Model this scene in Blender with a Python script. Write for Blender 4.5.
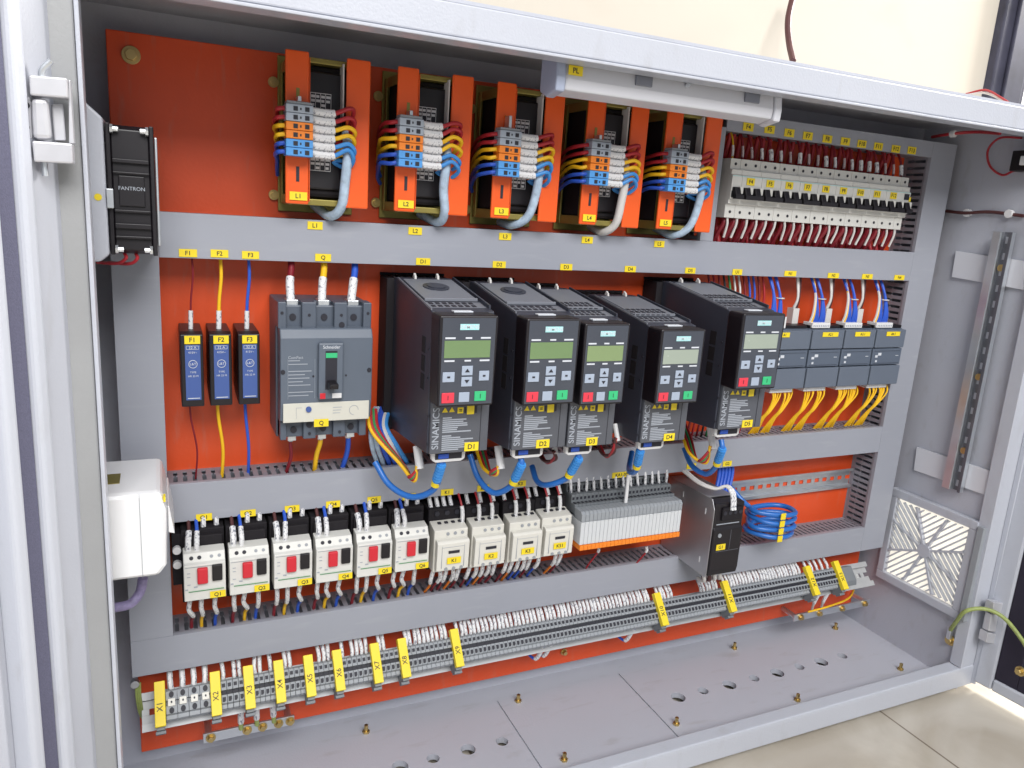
import bpy, bmesh, math, random
from mathutils import Vector, Matrix
random.seed(7)
SC = bpy.context.scene
COL = SC.collection
for o in list(bpy.data.objects): bpy.data.objects.remove(o)

# ------------------------------------------------------------------ camera
CAMP = Vector((0.03791, -0.84546, 0.02348))
FPX = 762.476
def rodr(r):
    r = Vector(r); return Matrix.Rotation(r.length, 3, r.normalized())
RW2C = rodr((0.23560215, -0.43014089, 0.01595198)) @ Matrix(((1,0,0),(0,0,-1),(0,1,0)))   # world -> (right, down, forward)
cam = bpy.data.cameras.new('camera'); camo = bpy.data.objects.new('camera', cam); COL.objects.link(camo)
cam.sensor_width = 36; cam.lens = FPX*36/1024; cam.clip_start = .02; cam.clip_end = 60
RC = RW2C.transposed()
m3 = Matrix((RC.col[0], -RC.col[1], -RC.col[2])).transposed()
camo.matrix_world = Matrix.Translation(CAMP) @ m3.to_4x4()
SC.camera = camo
def at(px, py, Y=None, X=None, Z=None):
    """a point of the place, from where it shows and the upright or level plane it lies on"""
    d = RC @ Vector(((px-512)/FPX, (py-384)/FPX, 1))
    t = (Y-CAMP.y)/d.y if Y is not None else ((X-CAMP.x)/d.x if X is not None else (Z-CAMP.z)/d.z)
    return CAMP + t*d

# ------------------------------------------------------------------ light
W = bpy.data.worlds.new('World'); SC.world = W; W.use_nodes = True
bg = W.node_tree.nodes['Background']; bg.inputs[0].default_value = (.86, .92, 1, 1); bg.inputs[1].default_value = .44
def area(name, loc, target, sx, sy, power, col):
    l = bpy.data.lights.new(name, 'AREA'); l.shape = 'RECTANGLE'; l.size = sx; l.size_y = sy; l.energy = power; l.color = col
    o = bpy.data.objects.new(name, l); COL.objects.link(o); o.location = loc
    o.rotation_euler = (Vector(target)-Vector(loc)).to_track_quat('-Z', 'Y').to_euler(); return o
area('window_light', (.15, -2.35, 1.65), (.5, 0, -.25), 2.0, 1.2, 92, (1, .985, .97))
area('doorway_light', (2.5, -.1, 1.1), (1.2, -.1, -.5), .7, .7, 115, (1, .97, .92))
SC.view_settings.view_transform = 'Standard'; SC.view_settings.look = 'None'
SC.view_settings.exposure = 0.04; SC.view_settings.gamma = 1

# ------------------------------------------------------------------ materials
def pm(name, col, rough=.5, metal=0., var=.06, scale=30, bump=0., bscale=400, trans=0., emit=0., coat=0.):
    m = bpy.data.materials.new(name); m.use_nodes = True; nt = m.node_tree; b = nt.nodes['Principled BSDF']
    tc = nt.nodes.new('ShaderNodeTexCoord'); no = nt.nodes.new('ShaderNodeTexNoise'); no.inputs['Scale'].default_value = scale; no.inputs['Detail'].default_value = 5
    nt.links.new(tc.outputs['Object'], no.inputs['Vector'])
    mx = nt.nodes.new('ShaderNodeMix'); mx.data_type = 'RGBA'
    c = Vector(col)
    mx.inputs[6].default_value = (*[max(0, v*(1-var)) for v in c], 1); mx.inputs[7].default_value = (*[min(1, v*(1+var)) for v in c], 1)
    nt.links.new(no.outputs[0], mx.inputs[0]); nt.links.new(mx.outputs[2], b.inputs['Base Color'])
    mr = nt.nodes.new('ShaderNodeMapRange'); mr.inputs[3].default_value = max(.03, rough-.08); mr.inputs[4].default_value = min(1, rough+.08)
    nt.links.new(no.outputs[0], mr.inputs[0]); nt.links.new(mr.outputs[0], b.inputs['Roughness'])
    b.inputs['Metallic'].default_value = metal
    if coat: b.inputs['Coat Weight'].default_value = coat; b.inputs['Coat Roughness'].default_value = .15
    if trans: b.inputs['Transmission Weight'].default_value = trans
    if emit: b.inputs['Emission Color'].default_value = (*col, 1); b.inputs['Emission Strength'].default_value = emit
    if bump:
        n2 = nt.nodes.new('ShaderNodeTexNoise'); n2.inputs['Scale'].default_value = bscale; n2.inputs['Detail'].default_value = 2
        nt.links.new(tc.outputs['Object'], n2.inputs['Vector'])
        bp = nt.nodes.new('ShaderNodeBump'); bp.inputs['Strength'].default_value = bump; bp.inputs['Distance'].default_value = .0006
        nt.links.new(n2.outputs[0], bp.inputs['Height']); nt.links.new(bp.outputs[0], b.inputs['Normal'])
    return m
M = {
 'plate': pm('orange_red_paint', (.72, .082, .018), .36, var=.16, scale=7, bump=.25, bscale=260),
 'strap': pm('bright_orange_paint', (.88, .115, .015), .35, var=.06, bump=.2),
 'cab': pm('light_grey_powder_coat', (.47, .485, .54), .42, var=.04, scale=9, bump=.35, bscale=420),
 'cabin': pm('grey_powder_coat_inside', (.47, .485, .545), .48, var=.05, scale=7, bump=.35, bscale=420),
 'frame': pm('pale_grey_frame_coat', (.50, .52, .58), .33, var=.03, scale=9, bump=.3, bscale=420),
 'gasket': pm('foam_gasket', (.10, .10, .155), .95, var=.3, scale=900, bump=.5, bscale=900),
 'black_gasket': pm('dark_rubber_gasket', (.018, .014, .03), .8),
 'duct': pm('grey_duct_plastic', (.32, .335, .385), .46, var=.07, scale=6, bump=.15, bscale=30),
 'ductb': pm('grey_duct_body_plastic', (.24, .245, .285), .55, var=.05),
 'zinc': pm('zinc_plated_steel', (.68, .71, .74), .38, .9, var=.12, scale=40),
 'steel': pm('brushed_steel_sheet', (.50, .50, .52), .42, .85, var=.15, scale=14),
 'brass': pm('yellow_passivated_steel', (.62, .47, .20), .38, 1, var=.25, scale=30),
 'brassd': pm('yellow_passivated_sheet', (.30, .25, .07), .42, .6, var=.25, scale=25),
 'black': pm('black_plastic', (.008, .006, .009), .42, var=.2),
 'blackm': pm('matt_black_plastic', (.006, .004, .007), .8, var=.2),
 'drive': pm('anthracite_drive_plastic', (.088, .094, .112), .38, var=.08, bump=.15, bscale=900),
 'drive_side': pm('dark_drive_side_plastic', (.040, .044, .062), .42, var=.1, bump=.15, bscale=900),
 'drive_top': pm('grey_drive_top_plastic', (.19, .20, .23), .42, var=.08),
 'bop': pm('operator_panel_plastic', (.060, .068, .088), .32, var=.05),
 'lcd_green': pm('green_lcd', (.16, .25, .11), .2, var=.05, coat=.5),
 'lcd_pale': pm('pale_lcd', (.33, .38, .32), .25, var=.05, coat=.5),
 'lcd_mid': pm('yellowish_lcd', (.22, .30, .14), .2, var=.05, coat=.5),
 'teal': pm('turquoise_print', (.38, .72, .74), .5),
 'key': pm('grey_blue_key', (.36, .42, .52), .5), 'key_red': pm('red_key', (.72, .045, .075), .45), 'key_green': pm('green_key', (.04, .50, .20), .45),
 'white': pm('white_plastic', (.74, .74, .75), .42, var=.03), 'socket': pm('white_socket_plastic', (.84, .84, .85), .35, var=.02),
 'print': pm('white_print', (.62, .65, .70), .6), 'print_grey': pm('grey_print', (.36, .39, .44), .6),
 'ink': pm('black_print', (.02, .02, .03), .6),
 'cream': pm('cream_breaker_plastic', (.68, .665, .61), .42, var=.04), 'creamw': pm('off_white_breaker_plastic', (.68, .675, .64), .42, var=.04),
 'red': pm('red_button', (.60, .02, .035), .4), 'mccb': pm('slate_grey_breaker_plastic', (.090, .110, .145), .42, var=.05, bump=.12, bscale=800),
 'mccb_mid': pm('lighter_slate_plastic', (.115, .140, .18), .42, var=.05),
 'cardboard': pm('off_white_label', (.62, .61, .54), .6, var=.04),
 'yellow': pm('yellow_label_vinyl', (.86, .66, .02), .5, var=.04), 'blue_label': pm('blue_label_print', (.055, .105, .32), .45, var=.06),
 'plc': pm('blue_grey_module_plastic', (.125, .150, .195), .45, var=.05, bump=.1, bscale=800), 'plcd': pm('darker_module_plastic', (.10, .125, .17), .45, var=.05),
 'term': pm('grey_terminal_plastic', (.30, .32, .345), .5, var=.05), 'termd': pm('mid_grey_terminal_plastic', (.18, .195, .21), .5, var=.06),
 'relay': pm('relay_white_plastic', (.60, .62, .64), .42, var=.04), 'orange': pm('orange_plastic', (.88, .24, .02), .42), 'lblue': pm('light_blue_plastic', (.09, .34, .76), .42),
 'w_red': pm('red_wire_pvc', (.42, .020, .030), .45), 'w_dred': pm('dark_red_wire_pvc', (.22, .012, .022), .45), 'w_yellow': pm('yellow_wire_pvc', (.88, .52, .015), .42),
 'w_blue': pm('blue_wire_pvc', (.025, .10, .55), .42), 'w_lblue': pm('light_blue_wire_pvc', (.05, .28, .70), .42), 'w_black': pm('black_wire_pvc', (.015, .015, .02), .45),
 'w_white': pm('white_wire_pvc', (.66, .64, .62), .45), 'w_grey': pm('clear_sleeve', (.44, .56, .70), .3, var=.45, scale=160), 'w_green': pm('green_wire_pvc', (.04, .26, .09), .45),
 'w_gy': pm('green_yellow_wire_pvc', (.30, .36, .11), .45, var=.35, scale=250), 'w_cable': pm('bright_blue_cable', (.02, .15, .52), .38, coat=.25), 'w_violet': pm('violet_sleeve', (.28, .24, .42), .45, var=.5, scale=200), 'w_brown': pm('brown_wire_pvc', (.09, .03, .03), .5),
 'lampbody': pm('lamp_diffuser_plastic', (.66, .67, .72), .35, var=.02), 'lampend': pm('lamp_end_cap_plastic', (.40, .45, .58), .4, var=.04), 'lampclip': pm('grey_metal_clip', (.22, .23, .27), .4, .3),
 'wall': pm('cream_wall_paint', (.58, .53, .45), .85, var=.05, scale=2.2, bump=.2, bscale=60),
 'filtermat': pm('cream_filter_fleece', (.88, .84, .72), .95, var=.05, scale=200), 'winframe': pm('worn_black_window_frame', (.045, .045, .07), .55, var=.8, scale=22),
 'clampgrey': pm('light_blue_grey_plastic', (.38, .43, .50), .45),
 'zincs': pm('satin_zinc', (.50, .51, .52), .6, .5, var=.12, scale=40),
 'zincd': pm('reflection_dark_zinc', (.16, .165, .19), .45, .6, var=.25, scale=60),  # same zinc as the wall rail's flange, its dark reflection put into the colour
 'frame_dk': pm('darker_grey_frame_coat', (.33, .335, .34), .5, var=.16, scale=9, bump=.35, bscale=420),  # darker, mottled tone of the frame coat for the left front rail
 'skyglow': pm('bright_outdoors', (1, .98, .95), .9, emit=1.6), 'skirt': pm('floor_shadow_gap', (.05, .05, .06), .8),
}
def translucent_mat():
    m = pm('cream_filter_fleece', (.90, .89, .85), .95, var=.05, scale=200); nt = m.node_tree
    tr = nt.nodes.new('ShaderNodeBsdfTranslucent'); tr.inputs[0].default_value = (.96, .95, .92, 1)
    mx = nt.nodes.new('ShaderNodeMixShader'); mx.inputs[0].default_value = .55; out = nt.nodes['Material Output']
    nt.links.new(nt.nodes['Principled BSDF'].outputs[0], mx.inputs[1]); nt.links.new(tr.outputs[0], mx.inputs[2]); nt.links.new(mx.outputs[0], out.inputs[0]); return m
M['filtermat'] = translucent_mat()
def sleeve_mat():
    m = pm('printed_white_sleeve', (.74, .74, .75), .42, var=.03); nt = m.node_tree; b = nt.nodes['Principled BSDF']
    tc = nt.nodes.new('ShaderNodeTexCoord'); mp = nt.nodes.new('ShaderNodeMapping'); mp.inputs['Scale'].default_value = (500, 500, 260)
    n = nt.nodes.new('ShaderNodeTexNoise'); n.inputs['Scale'].default_value = 1; n.inputs['Detail'].default_value = 1
    r = nt.nodes.new('ShaderNodeValToRGB'); r.color_ramp.elements[0].position = .33; r.color_ramp.elements[0].color = (.26, .27, .32, 1); r.color_ramp.elements[1].position = .44; r.color_ramp.elements[1].color = (.76, .76, .77, 1)
    nt.links.new(tc.outputs['Object'], mp.inputs[0]); nt.links.new(mp.outputs[0], n.inputs['Vector']); nt.links.new(n.outputs[0], r.inputs[0]); nt.links.new(r.outputs[0], b.inputs['Base Color']); return m
M['sleeve'] = sleeve_mat()
# marble tiles
def marble():
    m = bpy.data.materials.new('polished_marble_tiles'); m.use_nodes = True; nt = m.node_tree; b = nt.nodes['Principled BSDF']
    tc = nt.nodes.new('ShaderNodeTexCoord'); br = nt.nodes.new('ShaderNodeTexBrick'); mp = nt.nodes.new('ShaderNodeMapping')
    mp.inputs['Location'].default_value = (.22, .055, 0)
    nt.links.new(tc.outputs['Object'], mp.inputs[0]); nt.links.new(mp.outputs[0], br.inputs['Vector'])
    br.offset = 0; br.inputs['Scale'].default_value = 1; br.inputs['Brick Width'].default_value = .6; br.inputs['Row Height'].default_value = .6
    br.inputs['Mortar Size'].default_value = .0016; br.inputs['Mortar'].default_value = (.22, .18, .14, 1)
    n = nt.nodes.new('ShaderNodeTexNoise'); n.inputs['Scale'].default_value = 5; n.inputs['Detail'].default_value = 8; n.inputs['Distortion'].default_value = 1.2
    nt.links.new(tc.outputs['Object'], n.inputs['Vector'])
    cr = nt.nodes.new('ShaderNodeValToRGB'); cr.color_ramp.elements[0].color = (.47, .42, .35, 1); cr.color_ramp.elements[1].color = (.60, .56, .49, 1)
    cr.color_ramp.elements[0].position = .35; cr.color_ramp.elements[1].position = .65
    nt.links.new(n.outputs[0], cr.inputs[0]); nt.links.new(cr.outputs[0], br.inputs['Color1']); nt.links.new(cr.outputs[0], br.inputs['Color2'])
    nt.links.new(br.outputs[0], b.inputs['Base Color']); b.inputs['Roughness'].default_value = .14
    return m
M['marble'] = marble()
def scuffs(m, col, amt, sc=(60, 3, 9)):
    nt = m.node_tree; b = nt.nodes['Principled BSDF']; src = b.inputs['Base Color'].links[0].from_socket
    tc = nt.nodes.new('ShaderNodeTexCoord'); mp = nt.nodes.new('ShaderNodeMapping'); mp.inputs['Rotation'].default_value = (0, .6, .2); mp.inputs['Scale'].default_value = sc
    n = nt.nodes.new('ShaderNodeTexNoise'); n.inputs['Scale'].default_value = 2.2; n.inputs['Detail'].default_value = 9; n.inputs['Distortion'].default_value = .4
    r = nt.nodes.new('ShaderNodeMapRange'); r.inputs[1].default_value = .58; r.inputs[2].default_value = .80; r.inputs[4].default_value = amt
    x = nt.nodes.new('ShaderNodeMix'); x.data_type = 'RGBA'; x.inputs[7].default_value = (*col, 1)
    nt.links.new(tc.outputs['Object'], mp.inputs[0]); nt.links.new(mp.outputs[0], n.inputs['Vector']); nt.links.new(n.outputs[0], r.inputs[0]); nt.links.new(r.outputs[0], x.inputs[0]); nt.links.new(src, x.inputs[6]); nt.links.new(x.outputs[2], b.inputs['Base Color'])
scuffs(M['plate'], (.50, .20, .14), .38); scuffs(M['cabin'], (.33, .32, .32), .45, (9, 30, 12)); scuffs(M['frame'], (.33, .32, .31), .35, (14, 20, 5)); scuffs(M['cab'], (.32, .31, .30), .35, (14, 20, 5)); scuffs(M['duct'], (.42, .43, .46), .35, (8, 9, 60)); scuffs(M['wall'], (.50, .43, .34), .4, (2, 2, 4))

# ------------------------------------------------------------------ mesh helpers
def ordn(n): return ('zeroth', 'first', 'second', 'third', 'fourth', 'fifth', 'sixth', 'seventh', 'eighth', 'ninth', 'tenth')[n] if n < 11 else str(n)+('th' if 10 < n < 20 or n % 10 not in (1, 2, 3) else ('', 'st', 'nd', 'rd')[n % 10])
class MB:
    def __init__(s): s.v = []; s.f = []
    def box(s, x0, x1, y0, y1, z0, z1):
        x0, x1 = sorted((x0, x1)); y0, y1 = sorted((y0, y1)); z0, z1 = sorted((z0, z1)); b = len(s.v)
        s.v += [(x0,y0,z0),(x1,y0,z0),(x1,y1,z0),(x0,y1,z0),(x0,y0,z1),(x1,y0,z1),(x1,y1,z1),(x0,y1,z1)]
        s.f += [tuple(b+i for i in q) for q in ((0,3,2,1),(4,5,6,7),(0,1,5,4),(1,2,6,5),(2,3,7,6),(3,0,4,7))]; return s
    def prism(s, pts, axis, a, c):
        """closed outline pts extruded from a to c along axis; pts in the two other axes, in x,y,z order"""
        b = len(s.v); n = len(pts)
        for q in (a, c):
            for p in pts:
                s.v.append({'x': (q, p[0], p[1]), 'y': (p[0], q, p[1]), 'z': (p[0], p[1], q)}[axis])
        s.f.append(tuple(b+i for i in range(n))); s.f.append(tuple(b+n+i for i in reversed(range(n))))
        for i in range(n): j = (i+1) % n; s.f.append((b+i, b+n+i, b+n+j, b+j))
        return s
    def hexa(s, p):
        b = len(s.v); s.v += [tuple(q) for q in p]
        s.f += [tuple(b+i for i in q) for q in ((0,3,2,1),(4,5,6,7),(0,1,5,4),(1,2,6,5),(2,3,7,6),(3,0,4,7))]; return s
    def cyl(s, c, r, axis, h, n=16, r2=None):
        c = Vector(c); r2 = r if r2 is None else r2
        ax = {'x': Vector((1,0,0)), 'y': Vector((0,1,0)), 'z': Vector((0,0,1))}[axis] if isinstance(axis, str) else Vector(axis).normalized()
        u = ax.orthogonal().normalized(); w = ax.cross(u); b = len(s.v)
        for k, rr in ((0, r), (1, r2)):
            for i in range(n):
                a = 2*math.pi*i/n; s.v.append(tuple(c+ax*h*k+(u*math.cos(a)+w*math.sin(a))*rr))
        s.f.append(tuple(b+i for i in reversed(range(n)))); s.f.append(tuple(b+n+i for i in range(n)))
        for i in range(n): j = (i+1) % n; s.f.append((b+i, b+j, b+n+j, b+n+i))
        return s
    def tube(s, pts, r, n=8, closed=False):
        pts = [Vector(p) for p in pts]; N = len(pts); b = len(s.v); up = None
        for i, p in enumerate(pts):
            t = (pts[(i+1) % N]-pts[i-1]) if (closed or 0 < i < N-1) else (pts[1]-pts[0] if i == 0 else pts[-1]-pts[-2])
            t.normalize()
            u = t.orthogonal().normalized() if up is None else (up-t*up.dot(t)).normalized()
            up = u; w = t.cross(u); rr = r[i] if isinstance(r, (list, tuple)) else r
            for k in range(n):
                a = 2*math.pi*k/n; s.v.append(tuple(p+(u*math.cos(a)+w*math.sin(a))*rr))
        for i in range(N-1+(1 if closed else 0)):
            j = (i+1) % N
            for k in range(n): l = (k+1) % n; s.f.append((b+i*n+k, b+i*n+l, b+j*n+l, b+j*n+k))
        if not closed: s.f.append(tuple(b+k for k in reversed(range(n)))); s.f.append(tuple(b+(N-1)*n+k for k in range(n)))
        return s
    def build(s, name, mat, parent=None, bev=0., smooth=False, loc=None, label=None):
        me = bpy.data.meshes.new(name); me.from_pydata(s.v, [], s.f); me.validate()
        bm = bmesh.new(); bm.from_mesh(me); bmesh.ops.recalc_face_normals(bm, faces=bm.faces)
        if smooth:
            for f in bm.faces: f.smooth = True
            for e in bm.edges:
                if e.is_manifold and e.calc_face_angle(0) > .7: e.smooth = False
        bm.to_mesh(me); bm.free()
        me.materials.append(M[mat] if isinstance(mat, str) else mat)
        o = bpy.data.objects.new(name, me); COL.objects.link(o)
        if parent: o.parent = parent
        if loc is not None: o.location = loc
        if bev:
            d = o.modifiers.new('bevel', 'BEVEL'); d.width = bev; d.segments = 2; d.limit_method = 'ANGLE'; d.angle_limit = .6
        if label: o['label'] = label
        return o
def cr(pts, k=6):
    P = [Vector(p) for p in pts]
    if len(P) < 3: return P
    P = [P[0]*2-P[1]]+P+[P[-1]*2-P[-2]]; out = []
    for i in range(1, len(P)-2):
        for j in range(k):
            t = j/k; a, b, c, d = P[i-1:i+3]
            out.append(.5*((2*b)+(c-a)*t+(2*a-5*b+4*c-d)*t*t+(3*b-a-3*c+d)*t**3))
    out.append(P[-2]); return out
def tag(o, label, cat, group=None, kind=None):
    o['label'] = label; o['category'] = cat
    if group: o['group'] = group
    if kind: o['kind'] = kind
    return o
def thing(name, label, cat, loc=(0,0,0), group=None):
    o = bpy.data.objects.new(name, None); COL.objects.link(o); o.location = loc; o.empty_display_size = .02
    return tag(o, label, cat, group)
def struct(name, mb, mat, **k):
    o = mb.build(name, mat, **k); o['kind'] = 'structure'; return o
def copy_tree(o, parent=None):
    c = o.copy(); COL.objects.link(c); c.parent = parent
    for ch in list(o.children): copy_tree(ch, c)
    return c
_txt = {}
def text(s, size, mat, parent, loc, name='lettering', rot=0, bold=0., wide=1.):
    key = (s, bold)
    if key not in _txt:
        cu = bpy.data.curves.new('txt', 'FONT'); cu.body = s; cu.size = 1; cu.align_x = 'CENTER'; cu.align_y = 'CENTER'; cu.extrude = .01; cu.offset = bold; cu.resolution_u = 3
        t = bpy.data.objects.new('txt', cu); COL.objects.link(t)
        dg = bpy.context.evaluated_depsgraph_get(); me = bpy.data.meshes.new_from_object(t.evaluated_get(dg))
        bpy.data.objects.remove(t); _txt[key] = [tuple(v.co) for v in me.vertices], [tuple(p.vertices) for p in me.polygons]
    V, F = _txt[key]; mb = MB(); ca, sa = math.cos(rot), math.sin(rot)
    for x, y, z in V:
        x *= size*wide; y *= size; mb.v.append((x*ca-y*sa, -z*min(size, .02), x*sa+y*ca))
    mb.f = F
    return mb.build(name, mat, parent, loc=loc)
def sticker(parent, x, y, z, w, h, s, size=None, mat='yellow', rot=0, name='label_sticker', ink='ink', tilt=0):
    o = MB().box(-w/2, w/2, -.0005, 0, -h/2, h/2).build(name, mat, parent, loc=(x, y, z))
    if tilt: o.rotation_euler = (0, tilt, 0)
    if s: text(s, size or h*.78, ink, o, (0, -.0007, -h*.02), rot=rot, bold=.012); o['label'] = ('yellow' if mat == 'yellow' else 'pale')+' sticker reading '+s
    return o
SMALL = {}
def wire(pts, mat, r, label, group=None, sleeve=None, cat='wire', name='wire', smooth=6, n=8, sl_r=1.55, sl_mat='sleeve', stuff=False):
    P = cr(pts, smooth)
    if stuff:
        SMALL.setdefault(mat, MB()).tube(P, r, n)
        if sleeve:
            i0 = int(sleeve[0]*(len(P)-1)); i1 = max(i0+1, int(sleeve[1]*(len(P)-1))); SMALL.setdefault(sl_mat, MB()).tube(P[i0:i1+1], r*sl_r, n)
        return
    o0 = P[0]; Q = [p-o0 for p in P]
    o = MB().tube(Q, r, n).build(name, mat, smooth=True, loc=o0); tag(o, label, cat, group)
    for sl in ([sleeve] if sleeve and not isinstance(sleeve[0], tuple) else (sleeve or [])):
        i0 = int(sl[0]*(len(Q)-1)); i1 = max(i0+1, int(sl[1]*(len(Q)-1)))
        so = MB().tube(Q[i0:i1+1], r*sl_r, n).build('marker_sleeve', sl_mat, o, smooth=True)
    return o

# ================================================================== ROOM
YB = .085     # the wall behind
ZF = -.660    # tiled floor
struct('floor', MB().box(-3, 4, -4, 2.5, ZF-.02, ZF), 'marble')
wl = MB().box(-3, 1.322, YB, YB+.2, ZF, 1.6).box(1.322, 4, YB, YB+.2, ZF, .10)
struct('wall', wl, 'wall')
struct('sky', MB().box(1.2, 4, 1.6, 1.61, -.6, 2.5), 'skyglow')
t = thing('window_frame', 'worn black window frame at the edge of the cream wall, top right', 'window frame', (1.322, YB, .1))
MB().box(0, .088, -.015, .05, 0, 1.2).build('post', 'winframe', t, bev=.003)
MB().box(.025, .07, -.022, -.0152, .001, 1.2).build('channel', 'winframe', t, bev=.002)
MB().box(.095, 1.5, -.01, .045, 0, .035).build('sill', 'winframe', t, bev=.003)

# ================================================================== CABINET
XL, XR, YF, YK, ZT, ZB = -.030, 1.1335, -.200, .032, .187, -.6440
cab = thing('electrical_cabinet', 'large open grey steel electrical cabinet with orange mounting plate', 'cabinet', (0, 0, 0))
T = .003
MB().box(XL, XR, YK, YK+T, ZB, ZT).build('back_panel', 'cabin', cab)
MB().box(XL-T, XL, YF+.003, YK+T, ZB-.008, ZT).build('side_panel', 'cabin', cab, label='left side panel')
_q = [at(x, y, X=XR) for x, y in ((895,488),(984,520),(962,617),(880,577))]
oy0, oy1, oz0, oz1 = (_q[1].y+_q[2].y)/2+.010, (_q[0].y+_q[3].y)/2-.010, (_q[2].z+_q[3].z)/2+.010, (_q[0].z+_q[1].z)/2-.010
MB().box(XR, XR+T, YF+.003, YK+T, ZB-.008, oz0).box(XR, XR+T, YF+.003, YK+T, oz1, ZT).box(XR, XR+T, YF+.003, oy0, oz0, oz1).box(XR, XR+T, oy1, YK+T, oz0, oz1).build('side_panel', 'cabin', cab, label='right side panel')
MB().box(XL-T-.012, XR+T+.012, YF+.003, YK+T, ZT, ZT+T).build('top_panel', 'cab', cab)
# floor panel with round cable holes
def floor_panel():
    fl = MB().box(XL, XR, YF+.002, YK, ZB-.008, ZB-.005)
    o = fl.build('floor_panel', 'cabin', cab); return o
holes = [at(x, y, Z=ZB) for x, y in ((678,698.5),(703,692),(729,686),(754,679.5),(777,674),(799,668),(821,663),(842,657),(502,743),(468,751),(433,760),(400,768))]
rad = [.0105, .0078]*4+[.008, .0095, .008, .010]
def plate_with_holes(name, x0, x1, y0, y1, z0, z1, hs, mat, parent):
    o = MB().box(x0, x1, y0, y1, z0, z1).build(name, mat, parent)
    for c, r in hs:
        if x0+r < c.x < x1-r:
            k = MB().cyl((c.x, c.y, z0-.01), r, 'z', z1-z0+.02, 28).build('cutter', mat)
            d = o.modifiers.new('b', 'BOOLEAN'); d.operation = 'DIFFERENCE'; d.object = k; d.solver = 'EXACT'
    dg = bpy.context.evaluated_depsgraph_get(); me = bpy.data.meshes.new_from_object(o.evaluated_get(dg)); o.modifiers.clear(); o.data = me
    for k in [q for q in bpy.data.objects if q.name.startswith('cutter')]: bpy.data.objects.remove(k)
    return o
hs = list(zip(holes, rad))
GY0, GY1 = -.170, -.004
plate_with_holes('floor_panel', XL, XR, YF+.004, YK, ZB-.006, ZB, hs, 'cabin', cab)
seam = [XL+.03, .455, .665, 1.075]
for i, (a, b) in enumerate(((-.0, .442), (.444, .640), (.642, 1.075))):
    plate_with_holes('gland_plate', a, b, GY0, GY1, ZB+.0003, ZB+.0022, hs, 'cabin', cab)
for c, r in hs:
    continue
    g = MB().tube([(c.x+math.cos(a)*(r+.0002), c.y+math.sin(a)*(r+.0002), ZB+.0026) for a in [i*math.pi/12 for i in range(24)]], .0007, 6, True); g.build('hole_rim', 'brassd', cab)
# front frame: folded lips round the opening
LX, RX, TZ, BZ = -.0065, 1.1235, .1565, -.6145
def lip(mb, name='front_frame', mat='frame', bev=.0015, label=None): return mb.build(name, mat, cab, bev=bev, label=label)
lip(MB().prism([(YF, BZ), (YF+.020, BZ), (YF+.020, ZB), (YF+.002, ZB-.0040), (YF-.0005, ZB-.0035), (YF-.0005, BZ-.006)], 'x', LX-.018, RX+.054), label='bottom front rail')
lip(MB().prism([(YF-.002, TZ+.0035), (YF+.016, TZ+.0035), (YF+.016, ZT-.0012), (YF-.002, ZT-.0012)], 'x', LX-.018, RX+.050), label='top front rail')
lip(MB().prism([(YF-.004, TZ), (YF+.018, TZ), (YF+.018, TZ+.0028), (YF-.004, TZ+.0028)], 'x', LX-.010, RX+.030), name='rail_lip', bev=.0008)
lip(MB().box(LX-.0245, LX-.0035, YF+.001, YF+.016, BZ-.028, ZT-.002), name='side_rail', mat='frame_dk', label='left front rail')
lip(MB().box(LX-.0030, LX, YF-.0035, YF+.018, BZ+.001, TZ-.001), name='rail_lip', bev=.0008)
SL = .008   # the right rail leans out a little towards the foot
def lean(x0, x1, y0, y1, z0, z1):
    k = lambda z: SL*(ZT-z)/(ZT-BZ)-.002
    return MB().hexa([(x0+k(z0),y0,z0),(x1+k(z0),y0,z0),(x1+k(z0),y1,z0),(x0+k(z0),y1,z0),(x0+k(z1),y0,z1),(x1+k(z1),y0,z1),(x1+k(z1),y1,z1),(x0+k(z1),y1,z1)])
lip(lean(RX+.001, RX+.050, YF+.001, YF+.016, BZ-.028, ZT-.002), name='side_rail', label='right front rail')
lip(lean(RX-.002, RX+.0006, YF-.001, YF+.018, BZ+.001, TZ-.001), name='rail_lip', bev=.0008)
lip(lean(RX+.030, RX+.0335, YF-.007, YF+.0008, BZ-.03, TZ), name='rail_lip', bev=.001)
# studs in the cabinet floor
for i, (x, y) in enumerate(((518,698),(622,651),(366,729),(676,721),(734,645),(797,697),(835,625),(564,757),(900,666))):
    p = at(x, y+5, Z=ZB); t = tag(MB().cyl((0,0,0), .0026, 'z', .011, 10).cyl((0,0,.0001), .0048, 'z', .003, 6).build('floor_stud', 'brass', loc=p+Vector((0,0,.0023)), bev=.0003),
        ['stud by the front corner of the middle floor seam','stud behind the middle floor panel, below the blue wire loop','leftmost brass stud on the cabinet floor','brass stud in front of the largest cable hole','brass stud behind the row of cable holes','brass stud between the cable holes and the bottom front rail','brass stud near the back right corner under the earth bar','brass stud nearest the bottom edge of the picture','stud at the right wall in front of the last cable hole'][i], 'stud', 'brass studs on the cabinet floor')

# mounting plate
pl = tag(MB().box(0, 1.118, 0, .004, -.6076, .1607).build('mounting_plate', 'plate', bev=.001), 'orange-red painted steel mounting plate at the back of the cabinet', 'plate')
for i, (x, y, n) in enumerate(((131, 55, 'yellow passivated bolt in the top left corner of the orange plate'), (564, 652, 'yellow passivated bolt at the lower edge of the orange plate'))):
    p = at(x, y, Y=-.002); t = thing('plate_bolt', n, 'bolt', p, 'bolts holding the orange plate')
    k = 1 if i == 0 else .6
    MB().cyl((0, .0018, 0), .0082*k, 'y', -.0022, 24).build('washer', 'brass', t, bev=.0004); MB().cyl((0, -.0002, 0), .0055*k, 'y', -.005, 6).build('bolt_head', 'brass', t, bev=.0005)

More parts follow.
